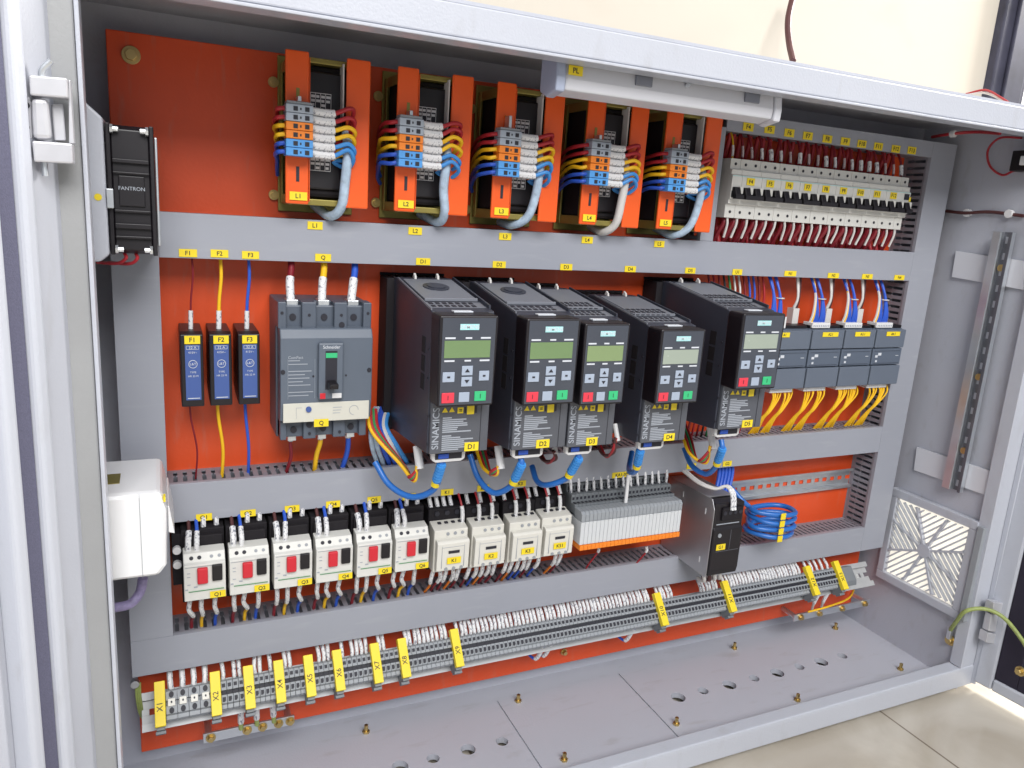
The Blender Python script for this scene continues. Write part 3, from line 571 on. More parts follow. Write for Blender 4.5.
# ================================================================== DRIVES
FY = -.180
def make_drive(lcd):
    """x from 0, z absolute"""
    t = thing('frequency_drive', '', 'motor drive', (0, 0, 0), 'dark frequency drives'); w = .0640
    zb = -.2265
    MB().box(-.0080, w+.0035, -.001, -.032, zb-.003, -.0575).build('heat_sink', 'blackm', t, bev=.001)
    MB().prism([(-.0321, zb), (-.150, -.2170), (-.164, -.2155), (-.164, -.0745), (-.040, -.0560), (-.0321, -.0560)], 'x', 0, w).build('housing', 'drive_side', t, bev=.001)
    ft = MB()
    for k in range(7): ft.box(.000+k*.0088, .0012+k*.0088, -.006, -.030, -.0573, -.0555)
    ft.box(-.0080, w+.0035, -.001, -.003, -.0573, -.0540); ft.build('fin', 'blackm', t)
    for x in (.019, .045): MB().prism([(-.037, -.0556), (-.045, -.0566), (-.0440, -.0530), (-.0400, -.0505)], 'x', x, x+.0022).build('clip', 'w_white', t)
    # top cover with louvres, lying on the sloping top
    def zt(y): return -.0560+(y+.040)*(.0185/.124)
    def slab(x0, x1, y0, y1, h0, h1): return [(x0,y0,zt(y0)+h0),(x1,y0,zt(y0)+h0),(x1,y1,zt(y1)+h0),(x0,y1,zt(y1)+h0),(x0,y0,zt(y0)+h1),(x1,y0,zt(y0)+h1),(x1,y1,zt(y1)+h1),(x0,y1,zt(y1)+h1)]
    MB().hexa(slab(.004, w-.005, -.128, -.052, .0002, .0022)).hexa(slab(.003, w-.005, -.131, -.1285, .0003, .0035)).build('top_cover', 'drive_top', t, bev=.0005)
    if lcd == 'lcd_green': MB().cyl((.030, -.085, zt(-.085)+.0022), .014, (0, -.15, 1), .0012, 20).cyl((.030, -.085, zt(-.085)+.0034), .010, (0, -.15, 1), .0010, 20).build('vent_grille', 'drive_side', t)
    lv = MB(); 
    for r in range(2 if lcd == 'lcd_green' else 5):
        for k in range(7): lv.hexa(slab(.0045+k*.0070, .0088+k*.0070, -.150+r*.009, -.1445+r*.009, .0003 if r < 2 else .0023, .0007 if r < 2 else .0028))
    lv.build('louvre', 'ink', t)
    lr = MB().hexa(slab(.003, w-.004, -.1525, -.1335, .0001, .0003)); lr.build('louvre_field', 'drive_top', t)
    # side slots
    sv = MB()
    for k in range(3): sv.box(-.0003, .0001, -.1480, -.1370, -.118-k*.0185, -.102-k*.0185)
    sv.build('side_vent', 'blackm', t)
    # lower front with printed labels
    MB().box(.0015, w-.0015, -.1642, -.1690, -.2150, -.1560).build('front_cover', 'drive', t, bev=.0008)
    MB().box(w-.0105, w-.0100, -.1694, -.1691, -.214, -.166).build('cover_joint', 'ink', t)
    text('SINAMICS', .0098, 'print_grey', t, (.0070, -.1692, -.1890), rot=math.pi/2, bold=.01)
    tri = MB()
    for x in (.0155, .0225): tri.prism([(x-.0030, -.1728), (x+.0030, -.1728), (x, -.1678)], 'y', -.1691, -.1694)
    tri.build('warning_triangle', 'yellow', t)
    MB().box(.0285, .0345, -.1691, -.1695, -.1745, -.1685).box(.0385, .0460, -.1691, -.1695, -.1760, -.1675).build('warning_sticker', 'yellow', t)
    MB().box(.0465, .0490, -.1691, -.1695, -.1750, -.1670).box(.0360, .0374, -.1691, -.1694, -.1745, -.1685).box(.0300, .0330, -.1696, -.1698, -.1725, -.1718).box(.0300, .0330, -.1696, -.1698, -.1710, -.1703).build('bar_print', 'ink', t)
    ln = MB(); rnd = random.Random(3)
    for k in range(17):
        if k == 8: continue
        z = -.1780-k*.00205; ln.box(.0135, .0135+.024+rnd.uniform(-.009, .009)-(.010 if k in (0, 9) else 0), -.1691, -.1693, z-.00125, z)
    ln.build('small_print', 'print_grey', t)
    # operator panel, its front leaning back at the top
    x0, x1 = -.0012, .0578
    bp = MB().prism([(x0+.0012, -.1620), (x1-.0012, -.1620), (x1, -.0800), (x1-.0005, -.0745), (x0+.0005, -.0745), (x0, -.0800)], 'y', -.1643, -.1900)
    bp.build('operator_panel', 'black', t, bev=.0018)
    PX = lambda u: x0+u*(x1-x0)
    PZ = lambda v: -.0750-v*.0865
    def rect(u0, u1, v0, v1, nm, mt, y0=-.1901, y1=-.1905, bev=0): return MB().box(PX(u0), PX(u1), y0, y1, PZ(v1), PZ(v0)).build(nm, mt, t, bev=bev)
    rect(.05, .95, .02, .98, 'panel_face', 'bop', -.1900, -.1902)
    # raised rim along the right edge of the sloping top
    MB().hexa(slab(w-.0020, w, -.154, -.045, .0, .0034)).build('top_rim', 'drive_side', t); MB().hexa(slab(0, .0012, -.160, -.045, .0, .0018)).build('top_rim', 'drive_top', t)
    MB().box(PX(.33), PX(.66), -.166, -.174, -.0742, -.0728).build('panel_latch', 'print', t, bev=.0004)
    s = rect(.34, .66, .085, .150, 'maker_badge', 'teal', -.1903, -.1906); text('SIEMENS', .0052, 'print', s, (PX(.5), -.1907, PZ(.118)), bold=.01)
    rect(.09, .87, .265, .455, 'screen', lcd, -.1903, -.1907)
    for v in (.235, .485):
        m_ = MB()
        for u in (.10, .44, .70): m_.box(PX(u), PX(u+(.17 if u != .44 else .11)), -.1903, -.1905, PZ(v+.012), PZ(v-.006))
        m_.build('screen_print', 'print', t)
    for u0, u1, v0, v1, mt in ((.08,.28,.610,.720,'key'),(.40,.585,.545,.650,'key'),(.40,.585,.668,.775,'key'),(.70,.875,.605,.715,'key'),(.08,.29,.840,.955,'key_red'),(.37,.55,.840,.950,'key'),(.64,.84,.835,.945,'key_green')):
        rect(u0, u1, v0, v1, 'key', mt, -.1903, -.1912, bev=.0003)
    ar = MB().prism([(PX(.45), PZ(.615)), (PX(.535), PZ(.615)), (PX(.4925), PZ(.575))], 'y', -.1913, -.1915).prism([(PX(.45), PZ(.700)), (PX(.535), PZ(.700)), (PX(.4925), PZ(.740))], 'y', -.1913, -.1915)
    ar.box(PX(.155), PX(.205), -.1913, -.1915, PZ(.675), PZ(.655)).box(PX(.765), PX(.81), -.1913, -.1915, PZ(.67), PZ(.65)); ar.build('key_symbol', 'ink', t)
    MB().box(PX(.735), PX(.745), -.1913, -.1915, PZ(.915), PZ(.865)).box(PX(.180), PX(.190), -.1913, -.1915, PZ(.920), PZ(.870)).build('key_symbol', 'ink', t)
    # hinge lugs down the left
    MB().box(-.0008, .0016, -.158, -.160, -.113, -.111).box(-.0008, .0016, -.158, -.160, -.141, -.139).box(-.0008, .0016, -.164, -.1655, -.178, -.176).box(-.0008, .0016, -.164, -.1655, -.2065, -.2045).build('snap_lug', 'ink', t)
    # connector bracket below
    br = MB().prism([(.0080, -.2158), (.0450, -.2158), (.0440, -.2265), (.0400, -.2290), (.0130, -.2290), (.0090, -.2265)], 'y', -.150, -.1560); 
    br.build('connector_shell', 'white', t, bev=.0008)
    MB().box(.0120, .0405, -.1561, -.1566, -.2255, -.2185).build('connector_opening', 'ink', t)
    MB().box(.0150, .0260, -.1567, -.1580, -.2245, -.2195).build('connector_plug', 'w_blue', t, bev=.0004)
    return t
drx = [.2705, .3590, .4238, .5170, .6243]; lcds = ['lcd_green', 'lcd_green', 'lcd_mid', 'lcd_pale', 'lcd_pale']
dlab = ['dark motor drive with green screen marked D1, nearest the large grey breaker', 'dark motor drive with green screen marked D2, second from the left', 'dark motor drive marked D3 close against the right side of drive D2', 'dark motor drive with pale screen marked D4, right of a wide gap', 'dark motor drive with pale screen marked D5, beside the flat modules']
drives = []
for i in range(5):
    t = make_drive(lcds[i]); t.location = (drx[i], 0, (-.0006, -.0033, -.0101, -.0192, .0026)[i]); t.scale.z = (1, 1, .975, .94, 1)[i]; t['label'] = dlab[i]
    t.scale.x = (1, 1.02, .92, .99, 1.05)[i]
    sticker(t, (.045, .036, .034, .040, .042)[i], -.1696, -.2095, .0150, .0090, 'D%d' % (i+1)); drives.append(t)
# ================================================================== FLAT MODULES (PLC)
def make_plc():
    t = thing('control_module', '', 'module', (0, 0, 0), 'blue-grey control modules'); w = .0625
    MB().box(.0003, w, -.001, -.052, -.1985, -.1130).build('housing', 'plcd', t, bev=.001)
    MB().box(.0010, w-.0008, -.0521, -.0600, -.1410, -.1140).build('upper_flap', 'plc', t, bev=.001)
    MB().box(.0010, w-.0008, -.0521, -.0580, -.1670, -.1425).build('middle_panel', 'plcd', t, bev=.0008)
    MB().box(.0010, w-.0008, -.0521, -.0600, -.1975, -.1685).build('lower_flap', 'plc', t, bev=.001)
    MB().box(.002, w-.002, -.030, -.051, -.1128, -.1085).build('contact_row', 'black', t)
    m = MB().box(.007, .012, -.0581, -.0584, -.1560, -.1525).box(.0125, .019, -.0581, -.0584, -.1530, -.1490).box(.0085, .012, -.0581, -.0584, -.1630, -.1600).box(.050, .056, -.0581, -.0584, -.1540, -.1532); m.build('print', 'print', t)
    MB().box(.004, .058, -.0581, -.0583, -.1466, -.1462).box(.004, .058, -.0581, -.0583, -.1650, -.1646).build('edge_line', 'ink', t)
    return t
pp = make_plc(); plcx = [.8030, .8665, .9300, .9935]
pml = []
for i in range(4):
    t = pp if i == 0 else copy_tree(pp); t.location = (plcx[i], 0, 0); pml.append(t)
    t['label'] = ['flat blue-grey control module half hidden behind drive D5', 'flat blue-grey control module second from drive D5', 'flat blue-grey control module third from drive D5', 'rightmost flat blue-grey control module by the slotted duct'][i]
for i, t in enumerate(pml): sticker(t, (.012, .034, .034, .034)[i], -.0604, -.1200, (.018, .030, .030, .028)[i], .0066, ('A1', 'A2.1', 'A3.1', 'A4.1')[i])
nm = ['first', 'second', 'third', 'last']
for i in range(4):
    x0 = plcx[i]
    c = thing('plug_connector', 'white plug row on top of the %s flat control module from drive D5' % nm[i], 'connector', (x0+(.004 if i else -.008), -.036, -.1120), 'white plug rows on the control modules')
    MB().box(0, .034 if i else .026, -.018, 0, 0, .0075 if i else .016).build('plug_body', 'white', c, bev=.0006)
    sc = MB()
    for k in range(9): sc.box(.002+k*.0035, .0036+k*.0035, -.0184, -.0181, .002, .0045)
    if i: sc.build('plug_opening', 'print_grey', c)
    for k in range(9):
        x = x0+(.007+k*.0033 if i else -.006+k*.0026); col = 'w_blue' if k > 1 or i == 0 else ('w_yellow' if k else 'w_white')
        mid = x0+(.024 if k > 4 else .013) if i else x0+(.010 if k > 4 else -.001)
        top = x+random.uniform(-.002, .002)
        wire([(x, -.045, -.1050), (x*.7+mid*.3, -.047, -.092), (mid*.82+x*.18, -.044, -.070), (mid*1.1-x*.1+random.uniform(-.001,.001), -.036, -.052), (mid*1.35-x*.35, -.026, -.036)], col, .0017,
             '%s wire, %s in the bundle above the %s flat control module' % ({'w_blue': 'blue', 'w_yellow': 'yellow', 'w_white': 'white'}[col], ordn(k+1)+' from the left', nm[i]), 'thin wires above the control modules', smooth=4, n=6)
    tag(MB().tube([(x0+(.024 if i else .010)+.0062*math.cos(a), -.0445+.0045*math.sin(a), -.0715) for a in [k*math.pi/8 for k in range(16)]], .0008, 6, True).build('cable_tie', 'w_white', smooth=True), 'white cable tie round the blue wires above the %s control module' % nm[i], 'cable tie', 'white ties above the control modules')
    if i < 3:   # clear connectors between
        g = x0+.048
        MBc = MB().box(0, .011, -.012, 0, 0, .022).build('plug_body', 'w_white', None)
        MBc.location = (g, -.022, -.1090); MBc.name = 'clear_connector'; tag(MBc, 'clear white plug standing between the tied bundles of the %s and %s control modules' % (nm[i], nm[i+1]), 'connector', 'clear plugs above the control modules')
        for k, col in enumerate(('w_white', 'w_white', 'w_brown', 'w_brown')):
            wire([(g+.002+k*.0024, -.030, -.088), (g+.004+k*.001, -.034, -.070), (g+.001+k*.003, -.028, -.036)], col, .0016, '%s wire rising from the clear plug after the %s control module' % ('white' if k < 2 else 'brown', nm[i]), 'wires from the clear plugs', smooth=4, n=6, stuff=True)
    for k in range(10):
        side = 0 if k < 5 else 1; cx = x0+(.012 if side == 0 else .034); q = k % 5
        wire([(cx+.004+q*.0046+random.uniform(-.001,.001), -.045, -.1985), (cx+.004+q*.0036, -.050+random.uniform(-.003,.002), -.212), (cx+.001+q*.0015, -.048, -.232), (cx-.003+q*.0016, -.040, -.246), (cx-.008+q*.0042+random.uniform(-.001,.001), -.024, -.275)], 'w_yellow', .0012,
             'yellow wire, %s in the %s bundle under the %s flat control module' % (ordn(q+1)+' from the left', 'left' if side == 0 else 'right', nm[i]), 'yellow wires under the control modules', smooth=4, n=6)
    c = tag(MB().box(x0+.008, x0+.050, -.034, -.052, -.2045, -.1988).build('plug_strip', 'white', bev=.0005), 'white plug strip under the %s flat control module from drive D5' % nm[i], 'connector', 'white plug strips under the control modules')
for k in range(12):
    x = .700+k*.0085; cc = ('w_dred', 'w_red', 'w_dred', 'w_black', 'w_green', 'w_white', 'w_white', 'w_dred', 'w_blue', 'w_blue', 'w_dred', 'w_red')[k]
    wire([(x, -.022, -.034), (x+.004, -.030, -.070), (x+.002, -.030, -.11), (x+.006, -.025, -.20), (x+.001, -.02, -.275)], cc, .0016, {'w_dred': 'dark red', 'w_red': 'red', 'w_black': 'black', 'w_green': 'green', 'w_white': 'white', 'w_blue': 'blue'}[cc]+' loose wire running down behind drive D5', 'loose wires behind drive D5', smooth=4, n=6, stuff=True)

# ================================================================== MOTOR BREAKERS Q1..Q6
def make_gv():
    t = thing('motor_breaker', '', 'motor breaker', (0, 0, 0), 'white motor breakers with red and black buttons'); w = .0395
    MB().box(-.0012, w+.0010, -.004, -.052, -.4000, -.3190).box(.001, w-.001, -.052, -.058, -.397, -.324).build('base', 'blackm', t, bev=.001)
    MB().prism([(-.0581, -.3850), (-.0790, -.3850), (-.0800, -.3455), (-.0760, -.3440), (-.0720, -.3360), (-.0581, -.3345)], 'x', 0, w).build('housing', 'creamw', t, bev=.0008)
    s = MB()
    for k, x in enumerate((.0075, .0150)): s.cyl((x, -.0735, -.3405), .0020, (0, -1, .4), .0014, 12)
    s.build('screw', 'ink', t)
    s = MB()
    for k, x in enumerate((.0265, .0340)): s.cyl((x, -.0735, -.3405), .0017, (0, -1, .4), .0012, 12)
    s.build('terminal_screw', 'term', t)
    MB().box(.0124, .0224, -.0799, -.0840, -.3655, -.3482).build('stop_button', 'red', t, bev=.0012)
    MB().box(.0264, .0362, -.0799, -.0832, -.3640, -.3465).build('start_button', 'black', t, bev=.0010)
    MB().box(.004, .0375, -.0799, -.0804, -.3745, -.3739).build('green_line', 'w_green', t)
    m = MB().box(.0090, .0125, -.0801, -.0804, -.3700, -.3688)
    for z in (-.3535, -.3575, -.366): m.box(.0030, .0060, -.0801, -.0804, z-.0006, z)
    m.box(.001, .0035, -.0790, -.0804, -.3720, -.3712); m.build('print', 'print_grey', t)
    MB().box(.0015, .037, -.0790, -.0803, -.3478, -.3473).build('cover_joint', 'term', t)
    return t
gx = [.0493, .0925, .1366, .1802, .2245, .2680]; gp = make_gv(); gl = []
for i in range(6):
    t = gp if i == 0 else copy_tree(gp); t.location = (gx[i], 0, 0); gl.append(t)
    t['label'] = 'white motor breaker marked Q%d, %s' % (i+1, ('leftmost beside the upright duct', 'second from the left', 'third from the left', 'third from the contactors', 'second from the contactors', 'beside the first contactor')[i])
aux = thing('contact_block', 'two small white screw heads left of motor breaker Q1', 'contact block', (.0395, -.02, -.345))
MB().box(0, .009, -.03, 0, -.035, .022).build('block_body', 'blackm', aux, bev=.001)
for z in (.006, -.010): MB().cyl((.0045, -.0301, z), .0042, 'y', -.006, 14).build('terminal_screw', 'white', aux, bev=.0006)
WC = ['w_dred', 'w_yellow', 'w_blue']; WN = ['dark red', 'yellow', 'blue']
for i, t in enumerate(gl):
    sticker(t, .0315, -.0804, -.3800, .0150, .0072, 'Q%d' % (i+1)); x = gx[i]
    for k, (dx, y, c, cn) in enumerate(((.006, -.064, 'w_brown', 'brown'), (.014, -.066, 'w_blue', 'dark blue'), (.021, -.046, 'w_blue', 'blue'), (.034, -.044, 'w_dred', 'dark red'))):
        j = random.uniform(-.0012, .0012); zb = -.3360 if k < 2 else -.3310
        wire([(x+dx+j-.001, -.030, -.300), (x+dx+j, y+.014, -.3165), (x+dx-.0006, y, -.327), (x+dx-.001, y, zb-.001)] if k < 2 else [(x+dx+j+.001, y+.012, -.298), (x+dx+j, y, -.312), (x+dx, y+.002, zb)], c, .0018,
             '%s wire with white sleeve %s the top of motor breaker Q%d' % (cn, ('first into', 'second into', 'third above', 'last above')[k], i+1), 'sleeved wires above the motor breakers', sleeve=(.42, 1) if k < 2 else (.25, .98), sl_r=1.45 if k != 0 else 1.7, smooth=4, n=7)
    for k, dx in enumerate((.0055, .0165, .0300)):
        j = random.uniform(-.001, .002)
        wire([(x+dx, -.060, -.3935), (x+dx-j, -.058, -.4060), (x+dx+j*1.5+.001, -.050, -.4180), (x+dx+j, -.040, -.4280), (x+dx+j, -.032, -.4440)], WC[k], .0018, '%s wire with white sleeve under motor breaker Q%d' % (WN[k], i+1), 'sleeved wires below the motor breakers', sleeve=(0, .50), sl_r=1.35, smooth=4, n=7)

# ================================================================== CONTACTORS K1..K4
def make_k():
    t = thing('contactor', '', 'contactor', (0, 0, 0), 'cream contactors in the third row'); w = .0415
    MB().box(-.0010, w+.0012, -.004, -.050, -.4030, -.3260).build('base', 'blackm', t, bev=.001)
    m = MB()
    for k in range(3): m.cyl((.009+k*.0125, -.0501, -.3315), .0030, 'y', -.002, 12)
    m.build('terminal_recess', 'ink', t)
    MB().prism([(-.0501, -.3970), (-.0700, -.3970), (-.0710, -.3445), (-.0600, -.3420), (-.0501, -.3400)], 'x', 0, w).build('housing', 'cream', t, bev=.001)
    MB().prism([(-.0711, -.3930), (-.0785, -.3920), (-.0800, -.3575), (-.0775, -.3550), (-.0711, -.3545)], 'x', .0015, w-.0005).build('front_block', 'cream', t, bev=.0008)
    m = MB()
    for k in range(3): m.cyl((.0165+k*.0090, -.0706, -.3492), .0020, 'y', -.0012, 12)
    m.build('screw', 'term', t)
    m = MB()
    for k in range(4): m.box(.008+k*.0085, .0118+k*.0085, -.056, -.060, -.3412, -.3398)
    m.build('top_slot', 'ink', t)
    MB().box(.0150, .0285, -.0799, -.0806, -.3700, -.3668).build('indicator', 'ink', t)
    m = MB().box(.0070, .0072, -.0788, -.0804, -.388, -.360).box(.0345, .0347, -.0788, -.0804, -.388, -.360).box(.0072, .0345, -.0799, -.0803, -.3622, -.3620); m.build('cover_joint', 'print_grey', t)
    m = MB()
    for k in range(3): m.cyl((.013+k*.0095, -.0786, -.3895), .0020, 'y', -.0010, 12)
    m.build('terminal_screw', 'term', t)
    return t
kx = [.3163, .3632, .4120, .4560]; kp = make_k(); kl = []
for i in range(4):
    t = kp if i == 0 else copy_tree(kp); t.location = (kx[i], 0, (0, -.0010, -.0012, 0)[i]); kl.append(t)
    t['label'] = 'cream contactor marked %s, %s' % (('K1', 'K2', 'K3', 'K51')[i], ('beside motor breaker Q6', 'second of the four contactors', 'third of the four contactors', 'last contactor beside the relay row')[i])
for i, t in enumerate(kl):
    kn = ('K1', 'K2', 'K3', 'K51')[i]
    sticker(t, .0220, -.0803, -.3790, .0170, .0078, kn); x = kx[i]
    for k in range(5):
        dx = .0045+k*.0085; front = k in (1, 3) if i else k == 4
        c = 'w_red' if front else 'w_dred'; y = -.058 if front else -.044
        wire([(x+dx-.003, -.030, -.300), (x+dx-.001, y+.008, -.316), (x+dx, y, -.330), (x+dx, y, -.3440 if front else -.3340)], c, .0013, 'red wire with white sleeve, %s above contactor %s' % (('leftmost', 'second', 'middle', 'fourth', 'rightmost')[k], kn), 'sleeved wires above the contactors', sleeve=(.50, 1) if front else (.2, .62), sl_r=1.9, smooth=4, n=7)
    for k in range(5):
        dx = .004+k*.0082
        if i == 3 and k in (1, 2): continue
        wire([(x+dx, -.062, -.3975), (x+dx+random.uniform(-.002, .002), -.058, -.4120), (x+dx+random.uniform(-.001, .002), -.045, -.4270), (x+dx, -.030, -.4440)], random.choice(['w_dred', 'w_blue', 'w_red', 'orange']) if k != 4 else 'w_dred', .0015, 'wire with white sleeve, %s below contactor %s' % (('leftmost', 'second', 'middle', 'fourth', 'rightmost')[k], kn), 'sleeved wires below the contactors', sleeve=(0.02, .55), sl_r=1.7, smooth=4, n=7)

# ================================================================== RELAY ROW
NR = 27; rw = .153/NR; r0 = .5035
def make_relay():
    t = thing('slim_relay', '', 'relay', (0, 0, 0), 'slim relays side by side'); w = rw-.0003
    MB().prism([(-.008, -.3900), (-.052, -.3900), (-.052, -.3460), (-.0655, -.3460), (-.0655, -.3340), (-.0560, -.3340), (-.0560, -.3240), (-.0420, -.3240), (-.0420, -.3150), (-.030, -.3130), (-.008, -.3170)], 'x', 0, w).build('socket', 'termd', t, bev=.0003)
    MB().prism([(-.0525, -.3800), (-.085, -.3800), (-.085, -.3500), (-.0525, -.3500)], 'x', 0, w).build('relay_body', 'relay', t, bev=.0005)
    MB().prism([(-.0662, -.3495), (-.085, -.3495), (-.085, -.3395), (-.0815, -.3365), (-.0662, -.3365)], 'x', 0, w).build('ejector', 'term', t, bev=.0005)
    MB().prism([(-.060, -.3870), (-.0865, -.3870), (-.0865, -.3805), (-.060, -.3805)], 'x', 0, w).build('latch', 'orange', t, bev=.0004)
    MB().box(w*.2, w*.75, -.0575, -.0625, -.3338, -.3334).box(w*.2, w*.75, -.0563, -.0559, -.3310, -.3275).box(w*.2, w*.75, -.0435, -.0495, -.3238, -.3234).box(w*.2, w*.75, -.0424, -.0419, -.3225, -.3180).build('clamp_opening', 'ink', t)
    return t
rp = make_relay()
for i in range(NR):
    t = rp if i == 0 else copy_tree(rp); t.location = (r0+i*rw, 0, 0)
    t['label'] = 'slim relay with orange latch, %s' % ('leftmost of the packed row' if i == 0 else 'rightmost of the row, beside the power supply' if i == NR-1 else '%s from the left end of the packed row' % ordn(i+1) if i < NR/2 else '%s from the right end of the packed row' % ordn(NR-i))
    x = r0+(i+.5)*rw; j = random.uniform(-.0008, .0008)
    wire([(x+j, -.024, -.298), (x+j, -.034, -.308), (x, -.037, -.3200)], 'w_dred', .0011, 'white-sleeved wire rising from the slim relays into the duct', 'white-sleeved wires above the slim relays', sleeve=(.0, 1), sl_r=2.1, smooth=4, n=6, stuff=True)
    if i % 2 == 0: wire([(x+j, -.040, -.300), (x+j*2, -.046, -.312), (x, -.048, -.3245)], 'w_dred', .0010, 'white-sleeved wire in front of the row above the slim relays', 'front white-sleeved wires above the slim relays', sleeve=(.1, 1), sl_r=2.0, smooth=4, n=6, stuff=True)
for x, n in ((.528, 'left'), (.594, 'right')):
    p = at(598 if n == 'left' else 646, 552, Y=-.06)
    wire([p+Vector((0,0,.008)), p, p+Vector((-.002, .02, -.03)), p+Vector((0, .03, -.050))], 'w_red', .0011, 'short red wire under the %s part of the relay row' % n, 'red wires under the relay row', sleeve=(0, .35), sl_r=1.8)
ty = tag(MB().box(-.0022, .0022, -.003, 0, -.020, .018).build('tie_tail', 'white', loc=(.575, -.070, -.316), bev=.0006), 'white tie tail standing over the middle of the relay row', 'tie')

# ================================================================== POWER SUPPLY
ps = thing('power_supply', 'metal-cased power supply with black front standing off the plate', 'power supply', (.6920, 0, -.4430))
MB().prism([(-.002, .002), (-.1035, -.000), (-.1065, .004), (-.1065, .098), (-.100, .111), (-.002, .1085)], 'x', 0, .0012).box(.0013, .046, -.002, -.100, .001, .003).box(.0013, .046, -.002, -.085, .106, .1078).build('metal_case', 'steel', ps, bev=.0004)
MB().prism([(-.0860, .0035), (-.1080, .0030), (-.1100, .012), (-.1100, .070), (-.1070, .072), (-.1070, .106), (-.0860, .1055)], 'x', .0014, .0500).build('front_cover', 'black', ps, bev=.0015)
MB().box(.0014, .046, -.003, -.0855, .0035, .1055).build('inner_block', 'blackm', ps)
MB().box(.012, .046, -.1072, -.1100, .082, .100).build('terminal_row', 'blackm', ps, bev=.0005)
m = MB()
for k in range(4): m.cyl((.016+k*.0085, -.1101, .0930), .0028, 'y', -.0006, 12)
m.build('terminal_hole_row', 'ink', ps)
MB().box(.006, .044, -.1072, -.1076, .0760, .0772).build('print', 'print_grey', ps)
MB().cyl((.011, -.1101, .062), .0028, 'y', -.0012, 16).build('adjuster', 'term', ps)
MB().box(.030, .0303, -.1101, -.1104, .04, .068).box(.008, .046, -.1101, -.1104, .0385, .0388).build('cover_joint', 'drive_top', ps)
m = MB()
for y, z in ((-.090, .090), (-.090, .020), (-.040, .095), (-.030, .050)): m.box(-.0004, .0001, y-.0008, y+.0008, z-.004, z+.004)
m.build('case_slot', 'white', ps)
sticker(ps, .0155, -.1104, .0450, .0150, .0082, 'G1')
for k in range(2):
    x = .7165+k*.0042
    wire([(x-.040, -.052, -.308), (x-.030, -.075, -.318), (x-.016, -.092, -.3215), (x-.005, -.100, -.316), (x, -.108, -.325), (x+.001, -.1115, -.346)], 'w_white', .0020, '%s of the pair of white wires bending into the power supply' % ('left' if k == 0 else 'right'), 'white wires on the power supply', sleeve=(.72, 1), sl_r=1.2)
for k in range(4):
    x = .700+k*.009
    wire([(x, -.090, -.443), (x+.001, -.094, -.450), (x+.006, -.088, -.4585), (x+.014, -.066, -.466)], 'w_white' if k != 1 else 'w_brown', .0026, 'short %s wire curling out of the foot of the power supply, %s' % ('white' if k != 1 else 'brown', ('leftmost', 'second', 'third', 'rightmost')[k]), 'wires at the foot of the power supply')

# ================================================================== BLUE COIL
cc = at(771, 520, Y=-.058); coil = []
for k in range(0, 24*4-4):
    a = k*2*math.pi/24+math.pi*.9; f = 1+.05*math.sin(k*.9)
    coil.append((cc.x+.001+.038*f*math.cos(a), -.056+.026*f*math.sin(a), cc.z+.020-k*.0112/24+.0008*math.sin(k*.35)))
pre = [(cc.x-.060, -.020, cc.z+.050), (cc.x-.052, -.030, cc.z+.040), (cc.x-.045, -.042, cc.z+.029)]
wire([Vector(p) for p in pre]+[Vector(p) for p in coil], 'w_cable', .0037, 'bright blue data cable coiled in four loops beside the power supply', cat='cable', name='coiled_cable', smooth=3, n=10)
for k in range(4):
    z = cc.z+.0190-k*.0115
    tag(MB().box(cc.x-.012, cc.x-.003, -.0880, -.0866, z-.0055, z+.0040).build('yellow_band', 'yellow', bev=.0004), 'yellow band on the %s loop of the blue cable coil' % ('top', 'second', 'third', 'lowest')[k], 'marker band', 'yellow bands on the blue coil')
for k in range(5):
    x = .755+k*.006
    wire([(x, -.030, -.306), (x+.001, -.034, -.325), (x-.006, -.040, -.345), (x-.016, -.050, -.360)], 'w_blue', .0026, ordn(k+1)+' from the left of the dark blue cables behind the power supply', 'dark blue cables behind the power supply')

# ================================================================== CABLES UNDER THE DRIVES
def sl_cable(top, mid, end, lab, r=.0036):
    wire([top+Vector((0, .002, .010)), top, (top+mid)/2+Vector((.002, -.002, -.004)), mid, (mid+end)/2+Vector((0, .004, -.0025)), end], 'w_cable', r, lab, 'blue data cables looping under the drives', cat='cable', name='data_cable', n=10)
loops = [((441,466),(434,489),(412,497),(375,462),'D1'), ((521,466),(512,485),(494,493),(470,455),'D2'), ((578,460),(568,477),(548,485),(532,466),'D3'), ((640,452),(636,470),(630,472),(632,452),'D4'), ((722,450),(716,466),(706,474),(684,448),'D5')]
for a, b, c, d, nme in loops:
    A, B_, C_, D_ = at(*a, Y=-.150), at(*b, Y=-.135), at(*c, Y=-.115), at(*d, Y=-.075)
    wire([A+Vector((0, .004, .012)), A, B_, C_, (C_*.45+D_*.55)+Vector((-.002, 0, -.008)), D_], 'w_cable', .0034, 'blue data cable looping from the socket under drive %s' % nme, 'blue data cables looping under the drives', cat='cable', name='data_cable', n=10)
    o = thing('cable_boot', 'ribbed blue boot on the data cable under drive '+nme, 'cable boot', A, 'ribbed blue boots under the drives')
    m = MB(); dr = (B_-A).normalized()
    for k in range(6): m.cyl(tuple(dr*(.0038*k-.002)), .0052, tuple(dr), .0028, 12)
    m.cyl(tuple(dr*(-.004)), .0044, tuple(dr), .026, 12); m.build('boot', 'w_lblue', o)
    m = MB().cyl(tuple(dr*.0225), .0048, tuple(dr), .0055, 12); m.build('band', 'yellow', o)
